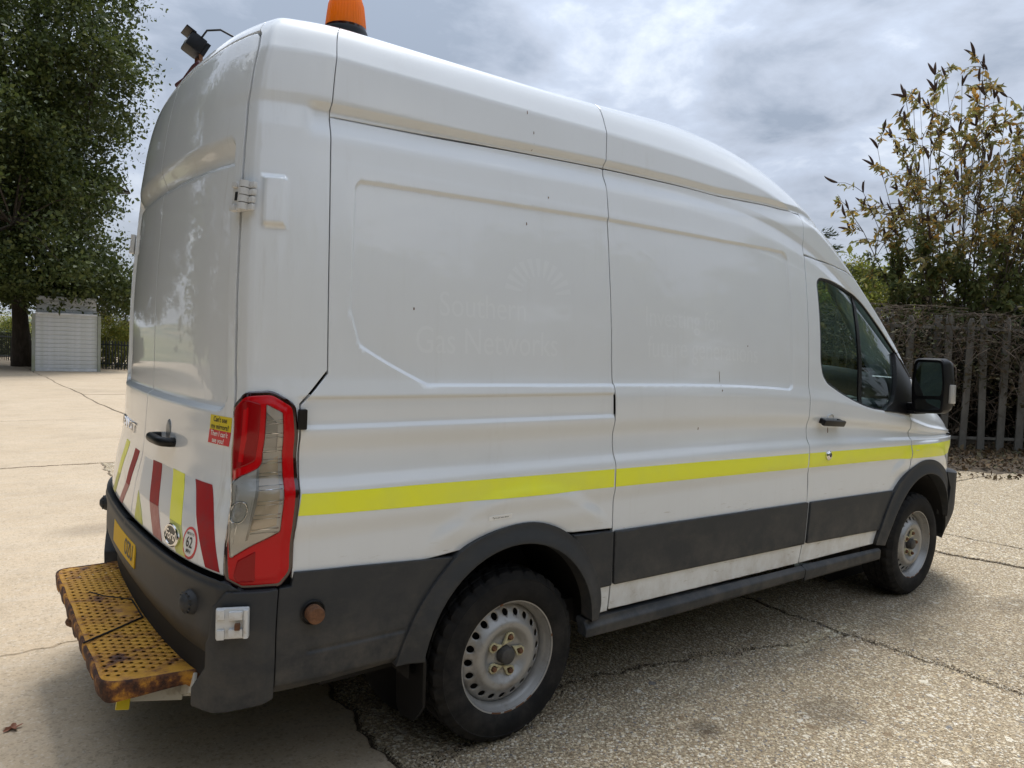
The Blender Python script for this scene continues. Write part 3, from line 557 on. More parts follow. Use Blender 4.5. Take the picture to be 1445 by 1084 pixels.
# cab inside
b=MB(); b.box((4.30,0,1.12),(.55,1.75,.30),.08); b.box((4.15,-.40,1.22),(.35,.55,.14),.05); b.build('dashboard',M_DASH,VAN,angle=50)
for y,w in ((-.46,.52),(.40,.90)):
    b=MB(); b.box((3.36,y,.86),(.50,w,.20),.06); b.box((3.14,y,1.22),(.16,w,.66),.06,M=None); b.box((3.15,y,1.66),(.11,.28,.20),.045); b.build('cab_seat',M_SEAT,VAN,angle=50)
st=MB(); Mw=Matrix.Translation((3.86,-.42,1.26))@Matrix.Rotation(math.radians(-62),4,'Y')
st.tube([Mw@Vector((.195*math.cos(a),.195*math.sin(a),0)) for a in np.linspace(0,2*math.pi,33)],.016,8); st.tube([Mw@Vector((-.19,0,0)),Mw@Vector((.19,0,0))],.02,6); st.tube([Mw@Vector((0,0,0)),Mw@Vector((0,0,-.30))],.03,8); st.box((0,0,.0),(.14,.16,.05),.02,M=Mw); st.build('steering_wheel',M_BLACK,VAN,True)
# ------------------------------------------------------------------ grey cladding
C_IN=[(1.215+.395*math.cos(a),.372+.405*math.sin(a)) for a in np.linspace(math.radians(192),math.radians(-6),34)]
AO=[(.697,.428),(.719,.503),(.769,.604),(.836,.690),(.921,.769),(.985,.808),(1.104,.843),(1.237,.855),(1.34,.838),(1.43,.800),(1.516,.738),(1.579,.658),(1.634,.562),(1.655,.468),(1.640,.412)]
AI=[(.800,.428)]+[(1.195+.398*math.cos(a),.385+.394*math.sin(a)) for a in np.linspace(math.radians(170),math.radians(4),30)]+[(1.588,.414)]
def bulge(AIp,w):
    A=np.array(AIp); 
    def f(s,t):
        d=np.full(np.shape(s),9.)
        for i in range(len(A)-1):
            a=A[i];e=A[i+1]-a;u=np.clip(((s-a[0])*e[0]+(t-a[1])*e[1])/(e@e),0,1); d=np.minimum(d,np.hypot(s-a[0]-u*e[0],t-a[1]-u*e[1]))
        return .016*sm(w,.0,d)
    return f
def arch_trim(outer,inner,name='wheel_arch_trim'):
    return panel(name,list(outer)+list(inner)[::-1],M_CLAD,VAN,off=.021,offf=bulge(inner,.07),depth=.066,h=.013,feat=False,edge=.005)
arch_trim(smooth_line(AO),AI)
FO=[(3.938,.413),(3.962,.494),(4.022,.600),(4.107,.715),(4.202,.784),(4.302,.835),(4.427,.874),(4.527,.882),(4.65,.872),(4.80,.822),(4.90,.765),(5.02,.66)]
FI=[(4.020,.405),(4.055,.490),(4.135,.608),(4.245,.710),(4.345,.764),(4.45,.793),(4.56,.796),(4.68,.768),(4.80,.705),(4.88,.63),(4.94,.55),(4.96,.47)]
arch_trim(list(smooth_line(FO))+[(5.05,.60),(5.05,.47)],smooth_line(FI))
def mould(P,name='side_moulding',m=None): return panel(name,roundpoly(P,.008,3),m or M_CLAD2,VAN,off=.012,depth=.022,h=.03,feat=False,edge=.006,tilt=1.0)
mould([(1.625,.536),(float(Bs(.54))-.004,.536),(float(Bs(.76))-.004,.762),(1.480,.772),(1.54,.69),(1.595,.60)])
mould([(1.724,.537),(3.160,.519),(3.172,.739),(1.716,.760)])
mould([(3.184,.519),(3.962,.499),(4.00,.575),(4.06,.655),(4.116,.720),(3.196,.737)])
panel('sill_panel',[(1.60,.422),(float(Bs(.43))-.004,.422),(float(Bs(.53))-.004,.55),(1.58,.55)],M_WHITE,VAN,off=-.001,feat=False,h=.02)
panel('sill_step',roundpoly([(1.565,.350),(3.165,.324),(3.165,.402),(1.575,.410)],.01,3),M_CLAD,VAN,off=.008,offf=lambda s,t:.028*sm(.405,.385,t)*sm(.32,.345,t),depth=.05,h=.012,feat=False)
panel('sill_step',roundpoly([(3.172,.324),(3.990,.306),(3.975,.392),(3.172,.402)],.01,3),M_CLAD,VAN,off=.008,offf=lambda s,t:.028*sm(.402,.380,t)*sm(.305,.33,t),depth=.05,h=.012,feat=False)
panel('front_bumper',[(4.965,.46),(5.05,.30),(SMAX-.003,.26),(SMAX-.003,.735),(5.06,.752),(4.93,.768),(4.985,.66)],M_CLAD,VAN,off=.022,offf=lambda s,t:.040*sm(4.93,5.06,s)*sm(.28,.52,t),depth=.07,h=.03,feat=False)
# rear bumper
panel('bumper_side',[(.262,.418),(.47,.420),(.699,.428),(.722,.503),(.772,.604),(.839,.690),(.916,.765),(.527,.788),(.307,.797),(.300,.755),(.262,.752)],M_CLAD2,VAN,off=.010,offf=lambda s,t:-.006*sm(.538,.545,t)*sm(.556,.549,t)*sm(.36,.37,s)*sm(.74,.72,s)-.03*sm(.46,.415,t),depth=.03,h=.009,feat=False)
panel('bumper_corner',roundpoly([(.002,.385),(.258,.416),(.258,.754),(.11,.757),(.090,.712),(.083,.618),(.070,.600),(.070,.526),(.000,.442)],[.006,.006,.006,.005,.006,.008,.005,.008,.006],3),M_CLAD,VAN,off=.030,depth=.10,h=.010,feat=False,edge=.005,tilt=.9,offf=lambda s,t:-.014*sm(.22,.258,s))
tuck=lambda s,t:-.085*sm(.63,.43,t)
panel('rear_bumper',[(SMIN,.40),(.16,.40),(.16,.752),(.108,.782),(.085,.788),(SMIN,.788)],M_CLAD,VAN,off=.012,offf=lambda s,t:tuck(s,t)+.012*sm(.70,.775,t)*sm(.80,.786,t)-.004*sm(.766,.772,t),depth=.05,h=.014,feat=False)
panel('bumper_top_lip',[(SMIN,.7915),(.096,.7915),(.094,.806),(SMIN,.806)],M_GAP,VAN,off=-.012,depth=.02,h=.02,feat=False)
# bits on the bumper
for sg in (1,-1):
    M=frame(-.050,.690,.0,sg)@Matrix.Translation((0,0,-.002))
    b=MB(); b.lathe([(0,.050),(.012,.050),(.024,.042),(.036,.026),(.042,.010),(.044,-.03)],M,28); o=b.build('parking_sensor_cover',M_CLAD,VAN,angle=45)
    b=MB()
    for k in range(12):
        a=2*math.pi*k/12; b.box((.031*math.cos(a),.031*math.sin(a),.0345),(.016,.004,.006),.0015,M=M)
    b.build('cover_rib',M_CLAD,o)
M=frame(.377,.667,.012); b=MB(); b.lathe([(.040,.004),(.036,.006),(.034,.001),(.0,.001)],M,28); b.build('bumper_socket',M_BLACK,VAN,angle=40)
b=MB(); b.lathe([(.027,0),(.028,.034),(.024,.040),(0,.041)],M,24); b.build('tow_cap',M_RUST,VAN,angle=40)
M=frame(.140,.675,.047); lk=node('hasp_lock',VAN)
b=MB(); b.box((-.004,0,0),(.094,.092,.018),.005,M=M); b.box((-.036,.030,.012),(.022,.030,.012),.003,M=M); b.box((-.036,-.030,.012),(.022,.030,.012),.003,M=M); b.build('lock_plate',M_HINGE,lk,angle=40)
b=MB(); b.box((.006,.026,.014),(.040,.026,.014),.004,M=M); b.box((.006,-.026,.014),(.040,.026,.014),.004,M=M); b.tube([M@Vector((.034,-.042,.014)),M@Vector((.034,.042,.014))],.008,10); b.build('lock_knuckle',M_HINGE,lk,angle=40)
b=MB(); b.box((.012,-.004,.024),(.016,.020,.014),.003,M=M); b.build('lock_pin',M_RUST,lk,angle=40)
# mud flap
def flap(sg):
    P=roundpoly([(-.17,.44),(.03,.44),(.05,.18),(.02,.155),(-.08,.17),(-.15,.25)],.02,4); n=len(P); x=.80
    V=[(x+.02*(.44-c)/.3+(.012 if k else 0),-sg*(.86-a),c) for k in (0,1) for a,c in P]
    MB().add(V,[tuple(range(n)),tuple(range(2*n-1,n-1,-1))]+[(i,(i+1)%n,n+(i+1)%n,n+i) for i in range(n)]).build('mud_flap',M_BLACK,VAN)
flap(1); flap(-1)
# ------------------------------------------------------------------ tail lights
TL=roundpoly([(.100,.783),(.147,.757),(.265,.757),(.302,.80),(.261,1.22),(.247,1.305),(.172,1.345),(.092,1.339),(.036,1.294),(.058,1.058)],[.01,.01,.012,.02,.02,.02,.02,.02,.012,.02],4)
RIMP=inset(TL,.013)
CL=roundpoly([(.153,1.306),(.205,1.281),(.238,.930),(.173,.894),(.110,.853),(.072,1.062),(.104,1.090),(.146,1.112),(.157,1.130)],.006,3)
for sg in (1,-1): pass
hs=panel('tail_light',TL,M_REDK,VAN,off=.005,depth=.03,h=.014,feat=False,tilt=1.0,edge=.006)
rl=panel('red_lens',RIMP,M_RED,hs,off=.008,offf=lambda s,t:.008*sm(0,.03,-sdf_poly(RIMP,s,t)),depth=.012,h=.010,feat=False,tilt=.6,holes=[inset(CL,-.001)])
panel('dark_red_lens',roundpoly([(.078,1.10),(.108,1.118),(.138,1.135),(.138,1.306),(.098,1.316),(.060,1.283)],.008,3),M_RED2,hs,off=.0172,depth=.006,h=.02,feat=False)
panel('red_reflector',roundpoly([(.138,.782),(.186,.782),(.178,.872),(.130,.846),(.124,.80)],.005,3),M_RED2,hs,off=.0172,depth=.006,h=.02,feat=False)
hs[-1].location=(.016,-.006,0)
panel('reflector_bowl',CL,M_BOWL,hs,off=.0120,depth=.006,h=.02,feat=False)
cl=panel('clear_lens',CL,M_LENSG,hs,off=.0178,depth=.010,h=.012,feat=False,tilt=.9)
panel('lens_divider',[(.142,.905),(.148,.908),(.150,1.118),(.144,1.112)],M_CLEAR,hs,off=.0150,depth=.006,h=.03,feat=False,edge=0)
panel('bulb_ring',circle((.106,.985),.024,22,.034),M_CHROME,hs,off=.0145,depth=.003,holes=[circle((.106,.985),.018,22,.027)],h=.01,feat=False,edge=0)
panel('bulb',circle((.106,.985),.010,14,.015),M_WINK,hs,off=.0150,depth=.003,h=.01,feat=False,edge=0)
panel('lens_reflector',[(.148,.930),(.222,.948),(.204,1.15),(.152,1.118)],M_BEIGE,hs,off=.0134,depth=.002,h=.02,feat=False)
panel('lens_reflector',[(.152,1.16),(.198,1.165),(.190,1.25),(.152,1.285)],M_GREYM,hs,off=.0134,depth=.002,h=.02,feat=False)
for k in range(9):
    t0=.925+.0400*k
    for dt in (0,.011):
        sl=.148 if t0>1.1 else .150; sr=.231-(t0-.93)*.062
        panel('lens_rib',[(sl,t0+dt),(sr,t0+dt+.004),(sr,t0+dt+.0055),(sl,t0+dt+.0015)],M_CHROME,hs,off=.0155,depth=.003,h=.05,feat=False,grid=False,edge=0)
for k in range(4):
    s1=.086+.014*k; panel('lens_flute',[(s1+.010,.885+.008*k),(s1+.0108,.885+.008*k),(s1+.0048,1.06+.006*k),(s1+.004,1.06+.006*k)],M_CHROME,hs,off=.0120,depth=.003,h=.06,feat=False,grid=False,edge=0)
panel('rail_end_cap',roundpoly([(.258,1.229),(.290,1.229),(.288,1.290),(.256,1.290)],.004,2),M_BLACK,VAN,off=.012,depth=.02,h=.02,feat=False)
# ------------------------------------------------------------------ hinges, handle, badges, film
for sg in (1,-1):
    for t0 in (1.934,):
        hg=node('door_hinge',VAN); M=frame(.064,t0,.002,sg)@Matrix.Diagonal((.85,.95,.85,1))
        b=MB(); b.box((-.020,0,.014),(.052,.098,.016),.005,M=M); b.box((-.030,.038,.022),(.030,.020,.018),.004,M=M); b.box((-.030,-.038,.022),(.030,.020,.018),.004,M=M); b.build('hinge_plate',M_HINGE,hg,angle=40)
        b=MB()
        for z in (-.036,-.012,.012,.036): b.tube([M@Vector((.020,z-.0105,.020)),M@Vector((.020,z+.0105,.020))],.017,12); b.box((.042,z,.006),(.040,.020,.016),.003,M=M)
        b.build('hinge_knuckle',M_HINGE,hg,angle=40)
        b=MB(); b.tube([M@Vector((.004,-.034,.022)),M@Vector((.004,.034,.022))],.004,8); b.box((-.020,0,.0235),(.012,.028,.003),M=M); b.build('hinge_pin',M_INK,hg)
panel('handle_dish',circle((-.492,1.166),.030,24,.036),M_GREYM,VAN,off=.001,depth=.001,h=.02,edge=0,both=False)
M=frame(-.505,1.130,0); b=MB()
b.tube([M@Vector(p) for p in ((-.085,0,-.005),(-.085,0,.020),(-.070,0,.038),(-.04,0,.042),(.05,0,.042),(.085,0,.036),(.098,0,.015),(.098,0,-.01))],.017,10); b.build('rear_door_handle',M_BLACK,VAN,True)
def film(P,m,name='chevron_stripe',off=.0014,parent=None): return panel(name,P,m,parent or VAN,off=off,depth=.0012,h=.02,edge=0,both=False,tilt=0)
ML=lambda P:[(2*SMIN-s,t) for s,t in P][::-1]      # the same place on the other door
film([(-.176,1.043),(-.115,.940),(-.004,.803),(.074,.803),(-.027,.989),(-.058,1.043)],M_CHR)
film([(-.395,1.044),(-.322,.890),(-.206,.890),(-.274,1.044)],M_YEL); film([(-.322,.889),(-.217,.803),(-.135,.803),(-.205,.889)],M_YELF)
film([(-.655,1.036),(-.582,.899),(-.466,.903),(-.536,1.040)],M_CHR); film([(-.582,.898),(-.475,.803),(-.368,.803),(-.465,.902)],M_CHRF)
film([(-.770,.905),(-.765,.803),(-.632,.803),(-.680,.850)],M_YELF)
film([(SMIN-.20+.02,1.028)]+[],M_CHR) if False else None
film(ML([(-.790,1.035),(-.735,.892),(-.655,.892),(-.700,1.035)]),M_CHR); film(ML([(-.735,.891),(-.640,.803),(-.560,.803),(-.655,.891)]),M_CHRF)
film(ML([(-.545,1.04),(-.470,.892),(-.390,.892),(-.450,1.04)]),M_YEL); film(ML([(-.47,.891),(-.40,.803),(-.31,.803),(-.39,.891)]),M_YELF)
film([(-.385,1.040),(-.318,.893),(-.455,.893),(-.53,1.040)],M_WFILM,'white_film',.0007); film([(-.27,1.04),(-.205,.893),(-.10,.893),(-.125,.935),(-.18,1.04)],M_WFILM,'white_film',.0007)
film([(-.65,1.03),(-.59,.90),(-.76,.90),(-.79,1.03)],M_WFILM,'white_film',.0007)
# stickers and badges on the rear doors
sk=film([(-.104,1.2115),(.026,1.2115),(.026,1.256),(-.104,1.256)],M_STY,'mirror_sticker'); sr=film([(-.104,1.168),(.026,1.168),(.026,1.2112),(-.104,1.2112)],M_STR,'mirror_sticker')
for tx,tz,mm,pp in (("Can't see",1.244,M_INK,sk),("my mirrors?",1.222,M_INK,sk),("Then I can't",1.200,M_WINK,sr),("see you!",1.179,M_WINK,sr)): text_on('lettering',tx,-.039,tz,.0225,mm,pp,.0028,bold=True,sx=.98)
spd=film(circle((-.122,.852),.050,32),M_STR,'speed_sticker'); film(circle((-.122,.852),.0415,32),M_WINK,'sticker_face',.0022,spd)
text_on('lettering','62',-.122,.853,.046,M_INK,spd,.0032,bold=True); text_on('lettering','MPH',-.122,.826,.017,M_INK,spd,.0032,bold=True); text_on('lettering','LIMITED TO',-.122,.880,.0105,M_INK,spd,.0032,bold=True)
M=frame(-.262,.848,.002); bd=MB(); k=Matrix.Scale(1.9,4,Vector((1,0,0)))
bd.lathe([(.037,0),(.037,.006),(.034,.0095),(.030,.0095),(.028,.007)],M@k,40); badge=bd.build('oval_badge',M_CHROME,VAN,angle=40)
bd=MB(); bd.lathe([(.0285,.0068),(.0,.0075)],M@k,40); bd.build('badge_face',mat('badge_enamel',(.022,.024,.024),rough=.35),badge)
V,Fc=text_mesh('Ford',.042,True); mesh('lettering',[M@Vector((x*1.15+y*.22,y,.0086)) for x,y,_ in V],Fc,M_CHROME,badge)
text_on('model_badge','TRANSIT',2*SMIN-(-.43),1.105,.055,M_CHROME,VAN,.006,bold=True,sx=1.9,thick=.005,spacing=1.1)
# number plate in its recess
panel('number_plate',[(SMIN-.26,.642),(SMIN+.20,.642),(SMIN+.20,.728),(SMIN-.26,.728)],M_PLATE,VAN,off=.0165,depth=.01,h=.05,feat=False,both=False)
text_on('plate_lettering','KX64 OZU',SMIN-.03,.686,.092,M_INK,VAN,.0095,bold=True,sx=.72) if False else None
def plate_text():
    V,Fc=text_mesh('OZU',.098,True); P=F(SMIN+.095+V[:,0]*.72,.685+V[:,1]*.85,.0180,False); mesh('plate_lettering',P,Fc,M_INK,VAN)
plate_text()
# yellow stripe, cut at every shut line
def stripe(sa,sb,name='yellow_stripe'):
    xs=np.linspace(sa,sb,max(3,int((sb-sa)/.1))); xt=[.266,.79,1.685,3.14,4.30,4.92,5.2]; up=[1.034,1.030,1.018,.999,.984,.978,.974]; lo=[.969,.958,.945,.923,.906,.888,.884]
    return panel(name,[(x,float(np.interp(x,xt,lo))) for x in xs]+[(x,float(np.interp(x,xt,up))) for x in xs[::-1]],M_YEL,VAN,off=.0012,depth=.001,h=.022,edge=0,tilt=0)
stripe(.290,1.6955); stripe(1.706,3.144); stripe(3.155,4.293); stripe(4.305,5.00)
film([(1.06,.876),(1.165,.878),(1.165,.895),(1.06,.893)],M_WINK,'small_label'); text_on('lettering','ROW 49 ON REAR',1.135,.855,.0105,M_INK,VAN,.0028) if False else None
text_on('lettering','Tyre psi see door',1.112,.8855,.0105,M_INK,VAN,.0028)
# scratches and chips on the side
for s0,t0,l,w in ((2.40,1.345,.03,.006),(2.40,1.40,.05,.0016),(2.25,1.16,.012,.004),(1.30,2.36,.012,.003),(1.30,2.30,.03,.002),(1.27,2.44,.015,.003),(1.25,1.98,.012,.004),(.75,1.62,.009,.005),(1.36,2.10,.008,.004),(3.36,1.13,.035,.006),(2.62,1.56,.007,.005)):
    panel('paint_chip',[(s0-w/2,t0-l/2),(s0+w/2,t0-l/3),(s0+w*.3,t0+l/2),(s0-w*.4,t0+l/2)],M_RUST,VAN,off=.0012,depth=.001,grid=False,edge=0,h=.05,both=False,tilt=0)
# ------------------------------------------------------------------ wheels
def wheel():
    w=node('wheel',VAN); c=Vector((1.208,-.985,.337)); M=Matrix.Translation(c)@Matrix.Rotation(math.radians(90),4,'X')      # local z -> -y, outwards
    # tyre carcass with grooves
    n=260; prof=[(.212,-.004),(.222,.004),(.235,.010),(.262,.014),(.285,.012),(.300,.008),(.303,.0095),(.306,.007),(.318,-.002),(.327,-.012)]
    tread=[]; a=-.014
    ribs=[(-.014,-.048),(-.056,-.090),(-.098,-.132),(-.140,-.176)]
    for i,(p,q) in enumerate(ribs):
        tread+=[(.331 if i in (0,3) else .336,p,1),(.335 if i in (0,3) else .337,(p+q)/2,1),(.333 if i in(0,3) else .336,q,1)]
        if i<3: tread+=[(.327,q-.001,0),(.327,q-.007,0)]
    P=[(r,a,0) for r,a in prof]+tread+[(r,-.190-a,0) for r,a in prof[::-1]]
    V=[];F_=[]
    for j,(r,a,tr) in enumerate(P):
        for k in range(n):
            rr=r; t=2*math.pi*k/n
            if tr:
                ph=(k+ (6 if a<-.09 else 0)+int(abs(a)*60))%8
                if ph in (0,1): rr-=.008
            elif .318<=r<=.328 and k%8 in (0,1): rr-=.005
            V.append(M@Vector((rr*math.cos(t),rr*math.sin(t),a)))
    for j in range(len(P)-1):
        for k in range(n): F_.append((j*n+k,j*n+(k+1)%n,(j+1)*n+(k+1)%n,(j+1)*n+k))
    ty=fastmesh('tyre',np.array(V),np.array(F_),M_RUB,w,True); ty.data.set_sharp_from_angle(angle=math.radians(32))
    b=MB(); b.lathe([(.2205,-.008),(.2215,-.002),(.2190,.0015),(.2145,.0005),(.2115,-.006),(.2060,-.020),(.2020,-.030),(.1960,-.036),(.1935,-.060),(.1930,-.09)],M,72); rim=b.build('rim',M_RIM,w,angle=50)
    # pressed disc with a ring of round holes
    holes=[circle((.1665*math.cos(2*math.pi*k/20),.1665*math.sin(2*math.pi*k/20)),.0135,12) for k in range(20)]
    dz=_spl([0,.034,.036,.06,.078,.095,.112,.128,.142,.155,.18,.194],[-.036,-.036,-.034,-.036,-.034,-.022,-.010,-.009,-.018,-.030,-.044,-.058])
    V2,T=tri2d(circle((0,0),.1945,96),holes,h=.007,edge=0); r=np.hypot(V2[:,0],V2[:,1]); z=dz(r); k=(r>.055)&(r<.085); ang=np.arctan2(V2[:,1],V2[:,0]); z=z+np.where(k,.003*np.cos(5*ang),0)
    V3=[M@Vector((x,y,q)) for (x,y),q in zip(V2,z)]; d=mesh('wheel_disc',V3,T,M_RIM,w,True)
    so=d.modifiers.new('thickness','SOLIDIFY'); so.thickness=.004; so.offset=-1
    b=MB(); b.lathe([(.19,-.075),(.0,-.075)],M,32); b.build('brake_drum',M_GAP,w)
    b=MB(); b.lathe([(0,.002),(.024,.002),(.031,-.002),(.034,-.012),(.035,-.034)],M,28); b.build('hub_cap',M_CLAD,w,angle=40)
    for k in range(5):
        a=math.radians(74+72*k); p=Vector((.070*math.cos(a),.070*math.sin(a),-.034)); Mk=M@Matrix.Translation(p)
        b=MB(); b.lathe([(0,.026),(.007,.026),(.0105,.022),(.0105,0)],Mk,6); b.build('wheel_nut',M_RUST,w)
        # teardrop loose-nut pointer
        th=a+math.radians(180+(35 if k%2 else -35)); q=[(.0195*math.cos(th+u),.0195*math.sin(th+u)) for u in np.linspace(math.radians(40),math.radians(320),18)]+[(.044*math.cos(th),.044*math.sin(th))]
        n2=len(q); inn=[(x*.66 if i<n2-1 else .0195*math.cos(th),y*.66 if i<n2-1 else .0195*math.sin(th)) for i,(x,y) in enumerate(q)]; V=[];Fc=[]
        for zz in (.004,.014):
            V+=[Mk@Vector((x,y,zz)) for x,y in q]+[Mk@Vector((x,y,zz)) for x,y in inn]
        for i in range(n2):
            j=(i+1)%n2; Fc+=[(2*n2+i,2*n2+j,3*n2+j,3*n2+i),(i,j,2*n2+j,2*n2+i),(n2+j,n2+i,3*n2+i,3*n2+j)]
        MB().add(V,Fc).build('nut_pointer',M_PTR,w)
    b=MB()
    for k,(a0,a1) in enumerate(((250,262),(266,276),(281,292),(296,303),(100,104),(10,13))):
        A=np.radians(np.linspace(a0,a1,8)); V=[M@Vector((r*math.cos(a),r*math.sin(a),.0020)) for r in (.2125,.2195) for a in A]; b.add(V,[(i,i+1,9+i,8+i) for i in range(7)])
    b.build('rim_rust',M_RUST,w)
    return w
M_PTR=mat('pointer_plastic',(.50,.46,.28),rough=.5,var=(60,(.30,.22,.12),.5,.7))
w0=wheel()
def copy_tree(o,parent,off,rz):
    c=o.copy(); COL.objects.link(c); c.parent=parent; c.matrix_parent_inverse=o.matrix_parent_inverse.copy(); c.location=off; c.rotation_euler=(0,0,rz)
    for ch in list(o.children):
        d=ch.copy(); COL.objects.link(d); d.parent=c
    return c
copy_tree(w0,VAN,(3.300,0,0),0); copy_tree(w0,VAN,(2.416,0,0),math.pi); copy_tree(w0,VAN,(2*1.208+3.3,0,0),math.pi)
# ------------------------------------------------------------------ step at the tail
def step():
    st=node('tail_step',VAN); z=.452; out=roundpoly([(-.145,-.700),(.175,-.745),(.165,.66),(-.145,.645)],[.075,.01,.01,.075],7)
    holes=[]; 
    for i in range(11):
        x=-.116+.0255*i
        for j in range(35):
            y=-.665+.0375*j+(.01875 if i%2 else 0)
            if abs(x-.05)<.055 and abs(y+.05)<.06: continue
            if -.66<y<.62: holes.append(circle((x,y),.0065,8,.0098))
    V,T=tri2d(out,holes,h=.03,edge=0); n=len(V); sag=lambda x,y:.004*np.sin(7*y+3*x)+.006*sm(-.03,-.145,x)*np.sin(23*y)
    top=np.stack([V[:,0],V[:,1],z-.004+sag(V[:,0],V[:,1])*.6],1); o=mesh('step_tread',top,T,M_STEP,st,True)
    so=o.modifiers.new('thickness','SOLIDIFY'); so.thickness=.004; so.offset=-1
    R=resample(out,.015); m=len(R); wob=.010*np.sin(R[:,1]*31)+.007*np.sin(R[:,1]*67+1); wob=np.where(R[:,0]<.1,wob,0)
    c=np.array([0.0,0.0]); rings=[]
    for dz,gr in ((-.004,-.006),(-.0005,-.001),(-.004,.004),(-.016,.006),(-.045,.004),(-.060,-.002)):
        Rn=inset(R,-gr); rings.append(np.stack([Rn[:,0],Rn[:,1],z+dz+sag(R[:,0],R[:,1])*.6+(wob if dz<-.03 else 0)],1))
    Vr=np.concatenate(rings); Fr=[(i*m+j,i*m+(j+1)%m,(i+1)*m+(j+1)%m,(i+1)*m+j) for i in range(len(rings)-1) for j in range(m)]
    mesh('step_edge',Vr,[f[::-1] for f in Fr],M_STEPE,st,True)
    b=MB(); b.box((.02,-.03,z-.055),(.25,1.25,.03)); b.box((.02,-.5,z-.075),(.30,.06,.06)); b.box((.02,.42,z-.075),(.30,.06,.06)); b.build('step_frame',M_GAP,st)
    # hinged middle flap cut lines and lift slots
    b=MB(); cut=[(-.148,-.32),(-.05,-.25),(.068,-.165),(.068,.06),(-.02,.16),(-.06,.24)]
    b.tube([(x,y,z-.0015) for x,y in cut],.0035,6); b.build('flap_joint',M_GAP,st)
    b=MB(); b.box((.098,-.02,z-.001),(.018,.055,.004)); b.box((.102,-.20,z-.001),(.018,.06,.004)); b.build('lift_slot',M_GAP,st)
    # towing eye and folded bracket under the plate
    b=MB(); b.tube([(-.10+.030*math.cos(a),.30+.045*math.sin(a),.315) for a in np.linspace(0,2*math.pi,20)],.011,8); b.tube([(-.07,.30,.315),(.1,.30,.33)],.014,8); b.build('towing_eye',M_RUST,st,True)
    b=MB(); b.tube([(-.13,.16,.345),(.03,.16,.345)],.016,10); b.build('tow_pin',M_BLACK,st,True)
    Mb=Matrix.Translation((.0,-.60,.352))@Matrix.Rotation(math.radians(-24),4,'X')@Matrix.Rotation(math.radians(12),4,'Y'); b=MB(); b.box((.035,0,.01),(.16,.010,.075),.004,M=Mb); b.box((.11,-.09,.02),(.012,.17,.06),.004,M=Mb); b.box((.14,-.04,-.01),(.05,.10,.012),.003,M=Mb); b.build('step_bracket',M_BRK,st,angle=40)
    b=MB(); b.box((-.065,-.004,-.005),(.040,.018,.095),.004,M=Mb); b.build('bracket_marker',M_STY,st,angle=40)
M_BRK=mat('aged_white_bracket',(.55,.53,.47),rough=.6,var=(14,(.28,.22,.15),.5,.7))
step()
# ------------------------------------------------------------------ roof: beacon, work lamp
def beacon():
    bn=node('amber_beacon',VAN); c=Vector((.685,-.50,2.668)); M=Matrix.Translation(c)
    b=MB(); b.lathe([(.082,-.04),(.084,.024),(.080,.036),(.0,.036)],M,32); b.build('beacon_base',M_BLACK,bn,angle=40)
    n=120; prof=[(.077,.034),(.0755,.05),(.071,.09),(.066,.13),(.056,.158),(.040,.176),(.02,.184),(0,.186)]; V=[];Fc=[]
    for j,(r,a) in enumerate(prof):
        for k in range(n):
            rr=r*(1+(.016 if k%3==0 else -.008)*(1 if 0<j<5 else 0)); t=2*math.pi*k/n; V.append(M@Vector((rr*math.cos(t),rr*math.sin(t),a)))
    Fc=[(i*n+k,i*n+(k+1)%n,(i+1)*n+(k+1)%n,(i+1)*n+k) for i in range(len(prof)-1) for k in range(n)]
    MB().add(V,Fc).build('beacon_lens',M_AMBER,bn,angle=60)
    b=MB(); b.lathe([(.0785,.036),(.0790,.044),(.0765,.046)],M,48); b.build('lens_band',M_REDK,bn)
beacon()
def lamp():
    lp=node('work_lamp',VAN); M=Matrix.Translation((.335,.27,2.768))@Matrix.Rotation(math.radians(28),4,'Y')@Matrix.Scale(.84,4)
    b=MB(); b.box((-.02,0,.012),(.085,.115,.085),.012,M=M); b.build('lamp_body',M_BLACK,lp,angle=40)
    b=MB(); b.box((-.070,0,.050),(.055,.122,.010),.003,M=M); b.build('lamp_visor',M_BLACK,lp,angle=40)
    b=MB()
    for k in range(4): b.box((.032,-.045+.03*k,.012),(.020,.006,.075),.001,M=M)
    b.build('cooling_fin',M_BLACK,lp)
    b=MB(); b.lathe([(.036,0),(0,.003)],M@Matrix.Translation((-.063,0,.010))@Matrix.Rotation(math.radians(-90),4,'Y'),20); b.build('lamp_glass',M_DKGLASS,lp)
    b=MB(); b.box((.375,.27,2.700),(.10,.05,.012),.003); b.box((.345,.235,2.735),(.016,.008,.075),.002); b.box((.345,.305,2.735),(.016,.008,.075),.002); b.box((.37,.27,2.688),(.03,.06,.05),.004); b.build('lamp_bracket',M_RUST,lp,angle=40)
    b=MB(); b.tube([(.34,.23,2.80),(.36,.20,2.835),(.40,.14,2.83),(.45,.06,2.78),(.50,.02,2.70),(.53,0,2.685)],.0045,6); b.build('lamp_cable',M_INK,lp,True)
    b=MB(); b.tube([(.30,.46,2.655),(.318,.40,2.668),(.325,.27,2.690),(.33,.20,2.690)],.012,8); b.build('lamp_rail',M_REDRAIL,lp,True)
M_REDRAIL=mat('red_primer_rail',(.06,.009,.011),rough=.6)
lamp()
